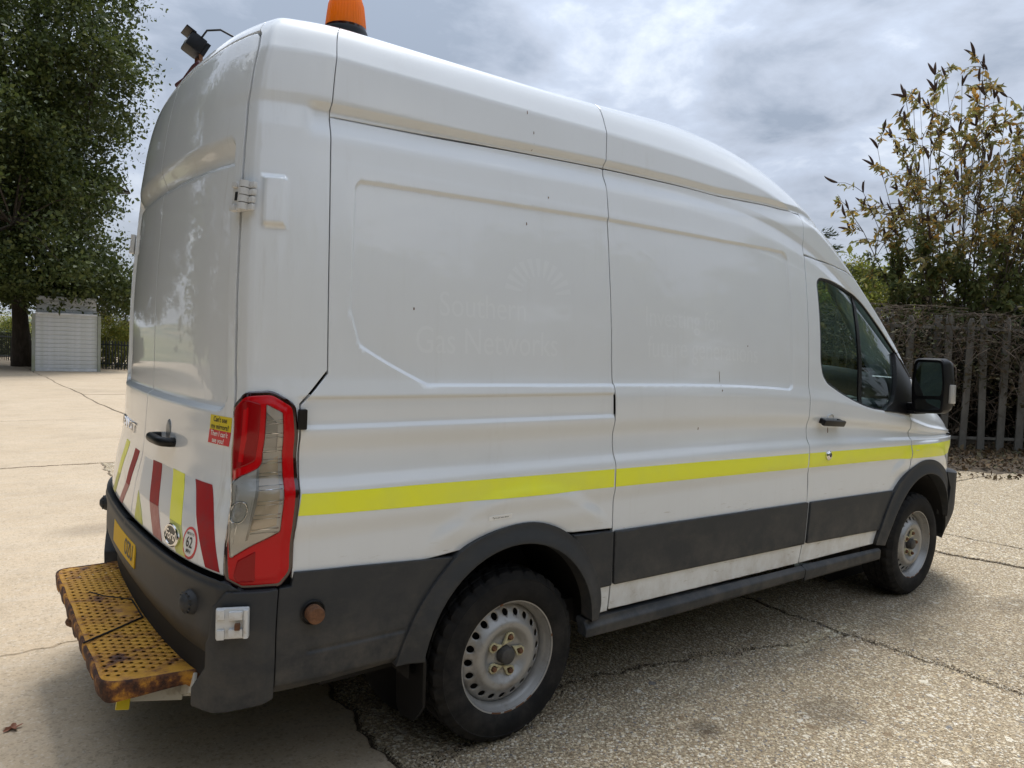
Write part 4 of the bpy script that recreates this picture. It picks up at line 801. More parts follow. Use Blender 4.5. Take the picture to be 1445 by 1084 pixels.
# ------------------------------------------------------------------ ground: yard of concrete slabs on a dark bed
def concrete_mat(name,agg):
    m=bpy.data.materials.new(name); m.use_nodes=True; nt=m.node_tree; b=nt.nodes['Principled BSDF']; N=nt.nodes.new; L=nt.links.new
    g=N('ShaderNodeNewGeometry'); P=g.outputs['Position']
    def noise(scale,detail=8,rough=.6,sc=(1,1,1)):
        mp=N('ShaderNodeMapping'); mp.inputs['Scale'].default_value=sc; L(P,mp.inputs[0]); n=N('ShaderNodeTexNoise'); n.inputs['Scale'].default_value=scale; n.inputs['Detail'].default_value=detail; n.inputs['Roughness'].default_value=rough; L(mp.outputs[0],n.inputs[0]); return n.outputs['Fac']
    def mr(x,a,bb,c=0,d=1):
        r=N('ShaderNodeMapRange'); L(x,r.inputs[0]); r.inputs[1].default_value=a; r.inputs[2].default_value=bb; r.inputs[3].default_value=c; r.inputs[4].default_value=d; return r.outputs[0]
    def mix(f,a,bb,mode='MIX'):
        x=N('ShaderNodeMix'); x.data_type='RGBA'; x.blend_type=mode
        for k,v in (('Factor',f),('A',a),('B',bb)):
            if isinstance(v,(int,float)): x.inputs[k].default_value=v
            elif isinstance(v,tuple): x.inputs[k].default_value=(*v,1)
            else: L(v,x.inputs[k])
        return x.outputs['Result']
    big=noise(.55,5); med=noise(3.2,8,.7); fine=noise(120,4)
    if agg:
        wp=N('ShaderNodeTexNoise'); wp.inputs['Scale'].default_value=60; L(P,wp.inputs[0])
        def vor(scale,feat='F1'):
            v=N('ShaderNodeTexVoronoi'); v.inputs['Scale'].default_value=scale; v.feature=feat; L(P,v.inputs['Vector']); return v
        v1=vor(66); v2=vor(140); v3=vor(34)
        def stone(v,seedmix):
            s=N('ShaderNodeSeparateColor'); L(v.outputs['Color'],s.inputs[0]); r=N('ShaderNodeValToRGB'); e=r.color_ramp.elements; r.color_ramp.interpolation='CONSTANT'
            e[0].position=0; e[0].color=(.26,.185,.11,1); e[1].position=.88; e[1].color=(.74,.68,.57,1)
            for p,c in ((.14,(.63,.51,.33)),(.30,(.71,.60,.42)),(.46,(.37,.285,.18)),(.56,(.78,.71,.57)),(.70,(.51,.42,.295)),(.78,(.20,.195,.19)),(.82,(.40,.285,.17))):
                k=e.new(p); k.color=(*c,1)
            L(s.outputs[seedmix],r.inputs[0]); return r.outputs[0]
        sel=N('ShaderNodeSeparateColor'); L(v1.outputs['Color'],sel.inputs[0])
        col=mix(mr(sel.outputs['Blue'],.48,.5),stone(v1,'Red'),stone(v2,'Red'))
        matrix=(.52,.415,.275); edge=mr(v1.outputs['Distance'],.40,.60); col=mix(edge,col,mix(mr(fine,.35,.65),(.13,.098,.06),(.56,.45,.30)))
        sel3=N('ShaderNodeSeparateColor'); L(v3.outputs['Color'],sel3.inputs[0]); col=mix(mr(sel3.outputs['Green'],.965,.97),col,stone(v3,'Red'))
        smooth=mr(noise(.9,6,.65),.60,.68); col=mix(smooth,col,mix(.45,col,(.52,.415,.275)))
        col=mix(mr(big,.35,.7,0,.18),col,(.58,.475,.33)); col=mix(mr(med,.54,.80,0,.5),col,(.20,.155,.10))
        hN=N('ShaderNodeMath'); hN.operation='SUBTRACT'; hN.inputs[0].default_value=.8; L(v1.outputs['Distance'],hN.inputs[1])
        h2=N('ShaderNodeMath'); h2.operation='MULTIPLY_ADD'; L(v2.outputs['Distance'],h2.inputs[0]); h2.inputs[1].default_value=-.5; L(hN.outputs[0],h2.inputs[2])
        h3=N('ShaderNodeMath'); h3.operation='MULTIPLY_ADD'; L(fine,h3.inputs[0]); h3.inputs[1].default_value=.35; L(h2.outputs[0],h3.inputs[2]); H=h3.outputs[0]; st,di=1.0,.013
    else:
        col=mix(mr(big,.3,.7),(.47,.365,.245),(.555,.445,.315)); col=mix(mr(med,.45,.8,0,.5),col,(.30,.24,.17)); board=noise(1.0,5,.6,(1.2,9,1)); col=mix(mr(board,.45,.75,0,.5),col,(.50,.43,.34))
        v=N('ShaderNodeTexVoronoi'); v.inputs['Scale'].default_value=95; L(P,v.inputs['Vector']); s=N('ShaderNodeSeparateColor'); L(v.outputs['Color'],s.inputs[0])
        col=mix(mr(s.outputs['Red'],.84,.88,0,.38),col,(.24,.19,.13)); col=mix(mr(s.outputs['Green'],.88,.92,0,.35),col,(.62,.55,.45)); col=mix(mr(fine,.4,.7,0,.35),col,(.28,.225,.16))
        pit=noise(26,6,.7); col=mix(mr(pit,.64,.76,0,.4),col,(.24,.19,.13))
        h=N('ShaderNodeMath'); h.operation='MULTIPLY_ADD'; L(fine,h.inputs[0]); h.inputs[1].default_value=.5; L(mr(pit,.55,.72,1,0),h.inputs[2]); H=h.outputs[0]; st,di=.6,.004
    stain=noise(.32,4,.55); col=mix(mr(stain,.56,.74,0,.35),col,(.19,.15,.105))
    # old oil drips and tyre scuffs
    for (ox,oy,rx,ry,st2) in ((2.55,-1.55,.20,.13,.45),(1.95,-1.35,.09,.07,.6),(4.9,-1.45,.30,.16,.35),(-.55,1.6,.26,.2,.35),(.35,3.2,.34,.22,.3),(7.6,-1.1,.4,.2,.35),(3.0,-2.35,.12,.07,.4),(-1.2,4.6,.5,.18,.3),(1.2,-.55,.35,.3,.7)):
        sb=N('ShaderNodeVectorMath'); sb.operation='SUBTRACT'; L(P,sb.inputs[0]); sb.inputs[1].default_value=(ox,oy,0)
        sc=N('ShaderNodeVectorMath'); sc.operation='MULTIPLY'; L(sb.outputs[0],sc.inputs[0]); sc.inputs[1].default_value=(1/rx,1/ry,0)
        ln_=N('ShaderNodeVectorMath'); ln_.operation='LENGTH'; L(sc.outputs[0],ln_.inputs[0])
        ad=N('ShaderNodeMath'); ad.operation='ADD'; L(ln_.outputs['Value'],ad.inputs[0]); mm=N('ShaderNodeMath'); mm.operation='MULTIPLY'; L(med,mm.inputs[0]); mm.inputs[1].default_value=1.6; L(mm.outputs[0],ad.inputs[1])
        col=mix(mr(ad.outputs[0],1.25,1.95,st2,0),col,(.075,.060,.046))
    L(col,b.inputs['Base Color']); b.inputs['Roughness'].default_value=.85; b.inputs['Specular IOR Level'].default_value=.25
    u=N('ShaderNodeBump'); u.inputs['Strength'].default_value=st; u.inputs['Distance'].default_value=di; L(H,u.inputs['Height']); L(u.outputs[0],b.inputs['Normal'])
    return m
M_AGG=concrete_mat('exposed_aggregate',True); M_SMO=concrete_mat('smooth_concrete',False)
M_BED=mat('joint_dirt',(.11,.082,.055),rough=.95,var=(30,(.20,.155,.105),.4,.7),bump=(80,.6,.01))
M_SOIL=mat('soil',(.075,.055,.037),rough=.95,var=(6,(.12,.095,.062),.4,.7),bump=(30,.8,.03))
M_FIELD=mat('field_grass',(.10,.115,.045),rough=.95,var=(.02,(.26,.22,.10),.45,.6))
gr=mesh('ground',[(-1500,-1500,-.30),(1500,-1500,-.30),(1500,1500,-.30),(-1500,1500,-.30)],[(0,1,2,3)],M_FIELD); tag(gr,kind='structure')
yard=mesh('yard',[(-30,-26,-.011),(26,-26,-.011),(26,44,-.011),(-30,44,-.011)],[(0,1,2,3)],M_BED); tag(yard,kind='structure')
def wig(p,hi):   # the same wander for both edges of a joint
    x,y=p; return np.array([.030*math.sin(1.1*y+.7*x)+.016*math.sin(3.7*y+1.9)+hi*(.011*math.sin(17*y+5*x)+.009*math.sin(41*y+2+3*math.sin(7*y))+.006*math.sin(83*y+2*math.sin(29*y))),.030*math.sin(.9*x+.5*y)+.014*math.sin(3.1*x+.4)+hi*(.011*math.sin(19*x+3*y)+.009*math.sin(37*x+1+3*math.sin(6*x))+.006*math.sin(89*x+2*math.sin(31*x)))])
def slab(P,m,gap=.008,near=False):
    P=resample(np.array(P,float),.035 if near else .5); P=np.array([p+wig(p,1.0 if near else .6) for p in P]); P=inset(P,gap); n=len(P); rim=inset(P,.006)
    tilt=RNG.normal(0,.0012,2); c=P.mean(0); z=lambda q,d:[(x,y,d+float(np.clip(tilt@(np.array([x,y])-c),-.004,.004))) for x,y in q]
    V=z(rim,0)+z(P,-.007)+z(P,-.05); Fc=[tuple(range(n))]+[(i+k*n,(k+1)*n+i,(k+1)*n+(i+1)%n,(i+1)%n+k*n) for k in (0,1) for i in range(n)]
    return mesh('concrete_slab',V,Fc,m,yard)
XA=[-13,-10.2,-7.4,-4.65,-1.9,.80,3.46,5.98,6.62,9.3,12.0,14.7,17.4,20.1,23]; YA=[-24,-19,-14,-9.5,-4.6]
for i in range(len(XA)-1):
    a,b_=XA[i],XA[i+1]; agg=M_AGG if a>=.75 else M_SMO; near=-2<=a<7
    for j in range(len(YA)-1): slab([(a,YA[j]),(b_,YA[j]),(b_,YA[j+1]),(a,YA[j+1])],agg)
    if abs(a-.80)<.01:      # the slab under the rear axle is cracked lengthways
        slab([(a,-4.6),(b_,-4.6),(b_,-1.12),(3.05,-1.045),(2.4,-.885),(1.72,-.74),(a,-.60)],agg,.0065,True); slab([(a,-.60),(1.72,-.74),(2.4,-.885),(3.05,-1.045),(b_,-1.12),(b_,6.4),(a,6.4)],agg,.0065,True)
    elif abs(a-3.46)<.01: slab([(a,-4.6),(6.55,-4.6),(6.10,-2),(5.98,-1.1),(5.86,-.6),(5.7,1),(5.9,6.4),(a,6.4)],agg,.011,True)
    elif abs(a-5.98)<.01: slab([(6.57,-4.6),(6.9,-4.6),(6.75,-2),(6.63,-.95),(6.56,-.35),(6.5,1),(6.6,6.4),(5.92,6.4),(5.72,1),(5.88,-.6),(6.0,-1.1),(6.12,-2)],agg,.004,True)
    elif abs(a-6.62)<.01: slab([(6.92,-4.6),(b_,-4.6),(b_,.9),(6.52,.9),(6.58,-.35),(6.65,-.95),(6.77,-2)],agg,.009,True); slab([(6.52,.9),(b_,.9),(b_,6.4),(6.62,6.4)],agg,.009,True)
    else: slab([(a,-4.6),(b_,-4.6),(b_,.9),(a,.9)],agg,.009,near); slab([(a,.9),(b_,.9),(b_,6.4),(a,6.4)],agg,.009,near)
XB=[-16,-12,-8,-4,-.95,2.05,5.1,8.3,11.5,14.7,18.0,21.5]; YB=[6.4,11.2,16.6,22,27.4,32.8,43]
for i in range(len(XB)-1):
    for j in range(len(YB)-1):
        sh=.12*j; slab([(XB[i]-sh,YB[j]),(XB[i+1]-sh,YB[j]),(XB[i+1]-sh-.12,YB[j+1]),(XB[i]-sh-.12,YB[j+1])],M_SMO,.014)
def island_mat(name,cols,rough=.8,trans=0.0,spec=.3):
    m=bpy.data.materials.new(name); m.use_nodes=True; nt=m.node_tree; b=nt.nodes['Principled BSDF']; N=nt.nodes.new; L=nt.links.new
    g=N('ShaderNodeNewGeometry'); r=N('ShaderNodeValToRGB'); e=r.color_ramp.elements; n=len(cols); e[0].position=0; e[0].color=(*cols[0],1); e[1].position=1; e[1].color=(*cols[-1],1)
    for i,c in enumerate(cols[1:-1]): k=e.new((i+1)/(n-1)); k.color=(*c,1)
    L(g.outputs['Random Per Island'],r.inputs[0]); L(r.outputs[0],b.inputs['Base Color']); b.inputs['Roughness'].default_value=rough; b.inputs['Specular IOR Level'].default_value=spec
    if trans:
        t=N('ShaderNodeBsdfTranslucent'); L(r.outputs[0],t.inputs[0]); x=N('ShaderNodeMixShader'); x.inputs[0].default_value=trans; L(b.outputs[0],x.inputs[1]); L(t.outputs[0],x.inputs[2]); L(x.outputs[0],nt.nodes['Material Output'].inputs[0])
    return m
# loose grit lying on the slabs
def stones(n,xr,yr,smin,smax,name,m,keep=None):
    ico=np.array([(0,0,1),(.9,0,.1),(.25,.85,.0),(-.75,.5,.1),(-.7,-.55,0),(.3,-.85,.1)]); fc=np.array([(0,1,2),(0,2,3),(0,3,4),(0,4,5),(0,5,1)])
    x=RNG.uniform(*xr,n); y=RNG.uniform(*yr,n)
    if keep is not None: k=keep(x,y); x=x[k]; y=y[k]; n=len(x)
    s=smin+(smax-smin)*RNG.random(n)**3; a=RNG.uniform(0,6.28,n); e=RNG.uniform(.6,1.3,(n,6,1)); V=ico[None]*e*s[:,None,None]; V[:,:,2]*=.55
    c,q=np.cos(a)[:,None],np.sin(a)[:,None]; V=np.stack([V[:,:,0]*c-V[:,:,1]*q+x[:,None],V[:,:,0]*q+V[:,:,1]*c+y[:,None],V[:,:,2]+.0005],-1)
    o=fastmesh(name,V.reshape(-1,3),(fc[None]+6*np.arange(n)[:,None,None]).reshape(-1,3),m); return tag(o,kind='stuff')
M_GRIT=island_mat('loose_grit',[(.62,.55,.44),(.40,.31,.20),(.20,.145,.09),(.50,.42,.30),(.28,.22,.15),(.15,.145,.15),(.45,.35,.22)])
stones(26000,(.85,6.5),(-3.1,-.2),.002,.0065,'grit',M_GRIT)
stones(9000,(.85,3.6),(-3.1,-.9),.004,.010,'grit',M_GRIT,lambda x,y:np.sin(3*x+2*y)+np.sin(5*y-2*x)>-.3)
stones(4000,(-3,.8),(-2,14),.002,.006,'grit',M_GRIT)
# dirt crumbs caught along the joints
def crumbs():
    segs=[((3.46,-.2),(3.46,-3.0)),((1.72,-.74),(3.05,-1.045)),((6.0,-1.1),(5.86,-.6)),((6.6,-.4),(6.75,-2)),((.8,-.2),(.8,-1.4)),((-1.9,6.4),(.8,6.4)),((.8,-1),(1.72,-.74))]
    P=[]
    for (a,b) in segs:
        a=np.array(a);b=np.array(b); n=int(1500*np.linalg.norm(b-a)); u=RNG.random(n)[:,None]; q=a+(b-a)*u; q=np.array([p+wig(p,1.0) for p in q])+RNG.normal(0,1,(n,2))*(.007+.020*(np.sin(9*u+a[0])>.2)); P.append(q)
    P=np.concatenate(P); n=len(P); s=.0015+.005*RNG.random(n)**2; T=RNG.normal(0,1,(n,4,3)); T/=np.linalg.norm(T,axis=2,keepdims=True); V=T*s[:,None,None]; V[:,:,:2]+=P[:,None]; V[:,:,2]=abs(V[:,:,2])-.001
    fc=np.array([(0,1,2),(0,2,3),(0,3,1),(1,3,2)]); o=fastmesh('dirt',V.reshape(-1,3),(fc[None]+4*np.arange(n)[:,None,None]).reshape(-1,3),island_mat('dirt_crumbs',[(.05,.035,.02),(.10,.075,.05),(.035,.025,.018)])); tag(o,kind='stuff')
crumbs()
# ------------------------------------------------------------------ vegetation
def leafmesh(name,C,size,m,parent=None,aspect=.5,up=.3,dirs=None,fold=.25,jit=.35):
    n=len(C); s=size*(1+jit*RNG.normal(0,1,n)).clip(.4,1.8)
    d=RNG.normal(0,1,(n,3)) if dirs is None else dirs+RNG.normal(0,.35,(n,3)); d/=np.linalg.norm(d,axis=1,keepdims=True)
    q=RNG.normal(0,1,(n,3)); q[:,2]+=up*2; w=np.cross(d,q); w/=np.linalg.norm(w,axis=1,keepdims=True)+1e-9; nn=np.cross(w,d)
    L=s[:,None]; V=np.stack([C,C+d*L*.5+w*L*aspect*.5+nn*L*fold*.3,C+d*L,C+d*L*.5-w*L*aspect*.5+nn*L*fold*.3],1)
    f=np.array([(0,1,2),(0,2,3)]); return fastmesh(name,V.reshape(-1,3),(f[None]+4*np.arange(n)[:,None,None]).reshape(-1,3),m,parent)
M_OAK=island_mat('oak_leaf',[(.038,.056,.014),(.064,.088,.022),(.092,.116,.029),(.050,.070,.018),(.120,.142,.038),(.070,.090,.022)],rough=.45,trans=.32,spec=.4)
M_BARK=mat('bark',(.060,.046,.034),rough=.95,var=(9,(.11,.09,.07),.45,.7,(1,1,.25)),bump=(25,.9,.03))
M_HEDGE=island_mat('hedge_leaf',[(.11,.14,.028),(.18,.21,.04),(.26,.27,.055),(.13,.155,.033),(.32,.28,.055),(.15,.17,.036)],rough=.5,trans=.6)
M_DHEDGE=island_mat('dark_hedge_leaf',[(.030,.048,.016),(.050,.070,.022),(.075,.088,.028),(.038,.054,.016)],rough=.6,trans=.3)
M_DRY=island_mat('dead_leaf',[(.09,.055,.028),(.14,.09,.045),(.06,.040,.025),(.16,.11,.06),(.05,.055,.025)],rough=.8,trans=.1)
M_TWIG=mat('twig_bark',(.070,.050,.035),rough=.9,var=(8,(.125,.095,.068),.4,.7))
M_BUD=island_mat('buddleia_leaf',[(.20,.21,.08),(.28,.26,.09),(.36,.28,.10),(.22,.24,.11),(.46,.28,.07),(.20,.23,.08),(.50,.27,.06),(.27,.26,.12)],rough=.6,trans=.55)
M_BUDLO=island_mat('buddleia_low_leaf',[(.085,.11,.035),(.12,.145,.045),(.18,.19,.065),(.10,.125,.04),(.24,.20,.055)],rough=.6,trans=.42)
M_SPIKE=mat('seed_spike',(.060,.034,.022),rough=.9,bump=(150,.8,.004))
def trunk_limbs(tr,base,top,r0,limbs,m,name='trunk'):
    b=MB(); pts=[Vector(base)+(Vector(top)-Vector(base))*u+Vector((.10*math.sin(3*u+1),.08*math.sin(4*u),0))*(u) for u in np.linspace(0,1,9)]
    b.tube(pts,r0,14,[r0*(1.35 if i==0 else 1.0)*(1-.75*i/8) for i in range(9)]); b.build(name,m,tr,True)
    for (u,e) in limbs:
        p=pts[min(8,int(u*8))]; e=Vector(e); q=[p+(e-p)*w+Vector((0,0,.5*math.sin(math.pi*w)*.3)) for w in np.linspace(0,1,6)]; rr=r0*(1-.7*u)*.5
        MB().tube(q,rr,7,[rr*(1-.8*i/5) for i in range(6)]).build('limb',m,tr,True)
def crown_points(n_cl,per,c,R,sig,shell=.55,zmin=None,keep=None,flat=.75,ex=2.0):
    out=[];cl=[]
    while len(cl)<n_cl:
        d=RNG.normal(0,1,3); d/=np.linalg.norm(d); d=d/np.sum(abs(d)**ex)**(1/ex); r=RNG.uniform(shell,1)**.6; r*=1+.10*math.sin(5*d[0]+3*d[2]+1)+.07*math.sin(9*d[1]+7*d[2]); p=np.array(c)+d*np.array(R)*r
        if zmin is not None and p[2]<zmin(p): continue
        if keep is not None and not keep(p): continue
        cl.append(p)
    cl=np.array(cl); sg=sig*RNG.uniform(.55,1.35,(n_cl,1,1)); q=RNG.normal(0,1,(n_cl,per,3))*sg*np.array([1,1,flat]); return (cl[:,None]+q).reshape(-1,3),cl
def oak():
    t=root('oak_tree',(1.55,31,0),'large dark green oak tree on a bare trunk left of the van','tree')
    bs=(1.50,31,-.03); ends=[(.35,(4.2,30.2,4.4)),(.35,(-2.5,30.5,4.0)),(.5,(5.0,30.0,7.0)),(.5,(-3.5,32,7.5)),(.6,(3.6,29.5,10.5)),(.7,(-1.5,29,12)),(.8,(2.5,32,14.5)),(.9,(.2,31,16.0)),(.4,(1.0,27.5,5.0)),(.55,(0,34.5,8.0))]
    trunk_limbs(t,bs,(.8,31,13.0),.30,ends,M_BARK)
    P,cl=crown_points(1000,330,(-2.4,31,9.4),(7.5,6.4,7.6),.42,.40,lambda p:2.25+.25*math.sin(1.7*p[0])+(.35 if p[0]>3 else 0),ex=3.0)
    C2=[]     # ragged ends hanging out of the outline
    for e in cl[::3]:
        d=(e-np.array([-2.4,31,9.4])); d/=np.linalg.norm(d); k=RNG.integers(40,110); L=RNG.uniform(.3,1.0); u=RNG.random(k)[:,None]; C2.append(e+d*u*L*.8+RNG.normal(0,.08,(k,3))-np.array([0,0,.3])*u*u)
    for _ in range(130):
        e=np.array([RNG.uniform(-3,5.0),RNG.uniform(26.0,30.5),0]); e[2]=2.75+RNG.exponential(.55)+.18*math.sin(2.3*e[0]); C2.append(e+RNG.normal(0,1,(170,3))*[.38,.38,.26])
    P=np.concatenate([P]+C2); P=P[P[:,2]>2.0]; o=leafmesh('crown',P,.145,M_OAK,t,.62,.5); tag(o,kind='stuff')
    tw=MB()
    for e in cl[::4]:
        lim=min(ends,key=lambda q:np.linalg.norm(np.array(q[1])-e)); a=Vector(lim[1]); tw.tube([a,(a+Vector(e))/2+Vector((0,0,.25)),Vector(e)],.03,4,[.04,.025,.008])
    tw.build('branch',M_BARK,t)
oak()
def bush(name,label,cat,c,R,n_cl,per,sig,leaf,m,group=None,zmin=.0,stems=3,aspect=.55,shell=.5,core=True):
    t=root(name,(c[0],c[1],0),label,cat,group); P,cl=crown_points(n_cl,per,c,R,sig,shell,lambda p:zmin)
    o=leafmesh('foliage',P[P[:,2]>0],leaf,m,t,aspect,.4); tag(o,kind='stuff'); b=MB()
    for k in range(stems):
        e=cl[k*(len(cl)//max(1,stems))]; b.tube([(c[0]+.2*k-.3,c[1]+.1*k,-.1),((c[0]+e[0])/2,(c[1]+e[1])/2,c[2]*.6),tuple(e)],.05,6,[.07,.05,.015])
    b.build('stem',M_BARK,t); return t
# ------------------------------------------------------------------ far left: steel store, fence, hedge, pole, hills
M_GALV=mat('weathered_galvanised',(.60,.61,.62),rough=.45,metal=.25,var=(1.6,(.42,.44,.38),.42,.72,(1,1,.6)),bump=(60,.15,.003))
M_GALV2=mat('pale_galvanised',(.68,.69,.70),rough=.5,metal=.2,var=(3,(.42,.44,.44),.4,.7))
M_GREEN=mat('algae_stain_metal',(.30,.31,.27),rough=.6,var=(2.2,(.25,.27,.17),.4,.65))
def store():
    t=root('storage_container',(2.55,28.6,0),'grey ribbed metal store with algae stains standing under the oak','container'); x0,x1,y0,y1=1.53,3.59,27.3,30.0
    a=-.062; Rm=Matrix.Translation((x0,27.185,0))@Matrix.Rotation(a,4,'Z')
    w=2.09; MB().box((w/2,1.4,1.02),(w-.06,2.7,1.94),0,M=Rm).build('container_body',M_GALV,t)
    pm=None
    for k in range(13):
        z=.10+.148*k; g=Rm@Matrix.Translation((w/2,.045,z+.07))
        if pm is None:
            o=MB().box((0,0,0),(w-.20,.03,.138),.012).build('wall_plank',M_GALV,t); pm=o; L0=o.matrix_parent_inverse.copy()
        else:
            o=pm.copy(); COL.objects.link(o)
        o.matrix_basis=g@Matrix.Rotation(RNG.normal(0,.004),4,'Y')
    for x in (.05,w-.05): MB().box((x,.02,1.0),(.10,.10,2.02),.01,M=Rm).build('corner_post',M_GREEN,t)
    MB().box((w/2,.03,.05),(w-.22,.06,.09),.008,M=Rm).build('bottom_rail',M_GALV2,t); MB().box((w/2,.03,2.02),(w-.22,.07,.07),.008,M=Rm).build('top_rail',M_GALV2,t)
    # taller ribbed part set back behind it
    MB().box((w/2+.02,1.75,2.33),(w-.25,2.3,.62),0,M=Rm).build('upper_body',M_GALV2,t)
    for k in range(4): MB().box((w/2+.02,.585,2.10+.15*k),(w-.27,.03,.135),.01,M=Rm).build('upper_plank',M_GALV2,t)
store()
M_PALE=mat('weathered_pale',(.128,.120,.104),rough=.85,var=(5,(.062,.056,.045),.42,.68,(1,1,.35)),bump=(40,.4,.004))
M_DFENCE=mat('dark_steel_fence',(.030,.036,.034),rough=.6)
def pale_mesh(h,w,d,m,name='pale'):
    P=[(-w/2,0),(w/2,0),(w/2,h-.10),(w*.22,h),(-w*.22,h),(-w/2,h-.10)]; n=len(P); V=[]
    for y,dx in ((0,0),(d,0)): V+=[(x,y,z) for x,z in P]
    # D section: a shallow ridge down the front
    V+=[(0,-d*.6,0),(0,-d*.6,h-.03)]; Fc=[(0,12,13,5),(12,1,2,13),(13,2,3),(13,3,4),(13,4,5),(0,1,12)]+[(6,11,10,9,8,7)]+[(i,6+i,6+(i+1)%n,(i+1)%n) for i in range(n)]
    me=bpy.data.meshes.new(name); me.from_pydata(V,[],Fc); me.materials.append(m); me.update(); return me
def fence(name,label,p0,d,n,pitch,h,w,m,post_every,rails,lean=.02,miss=()):
    d=np.array(d)/np.linalg.norm(d); t=root(name,(p0[0],p0[1],0),label,'fence'); me=pale_mesh(h,w,.02,m); ang=math.atan2(d[1],d[0])
    for k in range(n):
        if k in miss: continue
        o=bpy.data.objects.new('pale',me); COL.objects.link(o); o.parent=t; o.location=(d[0]*pitch*k,d[1]*pitch*k,.03+RNG.normal(0,.015)); o.rotation_euler=(RNG.normal(0,lean),RNG.normal(0,lean),ang+RNG.normal(0,.05)); o.scale=(RNG.uniform(.9,1.08),1,RNG.uniform(.97,1.02) if RNG.random()>.12 else .72)
    nrm_=np.array([-d[1],d[0]]); L=pitch*(n-1)
    for z in rails:
        a=Vector((p0[0]+nrm_[0]*.045,p0[1]+nrm_[1]*.045,z)); M=Matrix.Translation(a)@Matrix.Rotation(ang,4,'Z'); MB().box((L/2,0,0),(L,.04,.045),.004,M=M).build('rail',m,t)
    for k in range(0,n,post_every):
        a=Vector((p0[0]+d[0]*pitch*(k+.5)+nrm_[0]*.10,p0[1]+d[1]*pitch*(k+.5)+nrm_[1]*.10,h/2)); MB().box((0,0,0),(.10,.06,h),.006,M=Matrix.Translation(a)@Matrix.Rotation(ang,4,'Z')).build('post',m,t)
    return t
FD=np.array([.83,-.56]); FD/=np.linalg.norm(FD); FP=np.array([12.607,1.962])
fp0=FP-FD*.318*20
fence('palisade_fence','tall weathered grey palisade fence overgrown with brambles right of the van',fp0,FD,64,.318,2.28,.125,M_PALE,9,(.30,2.08),.016,(28,))
def far_fence():
    t=root('steel_fence',(.9,36.8,0),'dark steel railing fence far off left of the oak trunk','fence'); b=MB(); d=np.array([-2.2,4.2]); d/=np.linalg.norm(d)
    A=np.array([1.75,35.6])
    for k in range(150):
        p=A+d*(.14*(k-40)); b.box((p[0],p[1],.62),(.05,.03,1.24))
    o=b.build('pale',M_DFENCE,t); tag(o,kind='stuff')
    for z in (.2,1.05): MB().tube([(A[0]-d[0]*5.6,A[1]-d[1]*5.6,z),(A[0]+d[0]*15.4,A[1]+d[1]*15.4,z)],.03,5).build('rail',M_DFENCE,t)
    t=root('steel_fence',(4.6,29.2,0),'dark steel railing fence in front of the hedge beside the metal store','fence'); b=MB(); d=np.array([2.2,-2.6]); d/=np.linalg.norm(d)
    for k in range(60):
        p=np.array([3.5,30.2])+d*.14*k; b.box((p[0],p[1],.55),(.045,.03,1.1))
    o=b.build('pale',M_DFENCE,t); tag(o,kind='stuff')
    for z in (.2,.95): MB().tube([(3.5,30.2,z),(3.5+d[0]*8.3,30.2+d[1]*8.3,z)],.03,5).build('rail',M_DFENCE,t)
far_fence()
bush('hedge','bright green hedge top behind the dark fence beside the metal store','hedge',(4.9,30.6,.9),(1.5,1.0,1.15),90,170,.20,.075,M_HEDGE,stems=2)
bush('olive_bush','brown olive bush rising behind the hedge beside the metal store','bush',(5.0,33.0,2.1),(1.9,1.3,1.25),90,170,.26,.08,island_mat('olive_leaf',[(.075,.068,.025),(.11,.095,.035),(.06,.058,.022),(.14,.105,.04)],rough=.6,trans=.2),stems=3)
bush('hedge','dark clipped hedge low behind the railing left of the oak','hedge',(-1.0,41.5,.6),(3.6,1.2,.85),90,150,.24,.10,M_DHEDGE,stems=2)
bush('hedge','yellow green hedge beyond the far left railing','hedge',(.0,46,1.1),(3.2,1.4,1.25),90,150,.26,.11,M_HEDGE,stems=2)
def pole():
    t=root('lamp_pole',(.62,39.0,0),'thin dark pole rising at far left behind the railing','pole'); MB().tube([(.62,39,0),(.62,39,5.6)],.05,8,[.055,.04]).build('mast',M_DFENCE,t); MB().box((.62,38.85,5.65),(.16,.5,.1),.03).build('lantern',M_DFENCE,t); MB().box((.62,39,.4),(.12,.12,.8),.01).build('pole_base',M_DFENCE,t)
pole()
def hills():
    n=90; V=[];Fc=[]
    for k in range(n+1):
        a=math.radians(20+150*k/n); r=620; h=9.5+2.6*math.sin(7*a)+1.5*math.sin(17*a+1)
        for rr,z in ((r-120,-.35),(r-60,h*.45-.2),(r,h),(r+120,-.4)): V.append((rr*math.cos(a),rr*math.sin(a),z))
    Fc=[(4*k+j,4*k+4+j,4*k+5+j,4*k+1+j) for k in range(n) for j in range(3)]; o=mesh('hills',V,Fc,mat('far_hill',(.10,.12,.075),rough=.95,var=(.03,(.24,.20,.12),.45,.6)),None,True); tag(o,kind='structure')
    FT=['field tree just left of the lamp pole on the skyline','second field tree right of the lamp pole on the skyline','field tree behind the oak trunk on the skyline','leftmost field tree on the far skyline','field tree behind the metal store on the skyline']
    for i,(x,y,s) in enumerate(((-6,215,2.6),(3,230,3.0),(12,240,2.4),(-14,200,2.2),(20,225,2.8))): 
        bush('field_tree',FT[i],'tree',(x,y,s*.55),(s*1.5,s*1.5,s*.7),26,60,.6,.45,M_DHEDGE,'field trees on the skyline',stems=1)
hills()
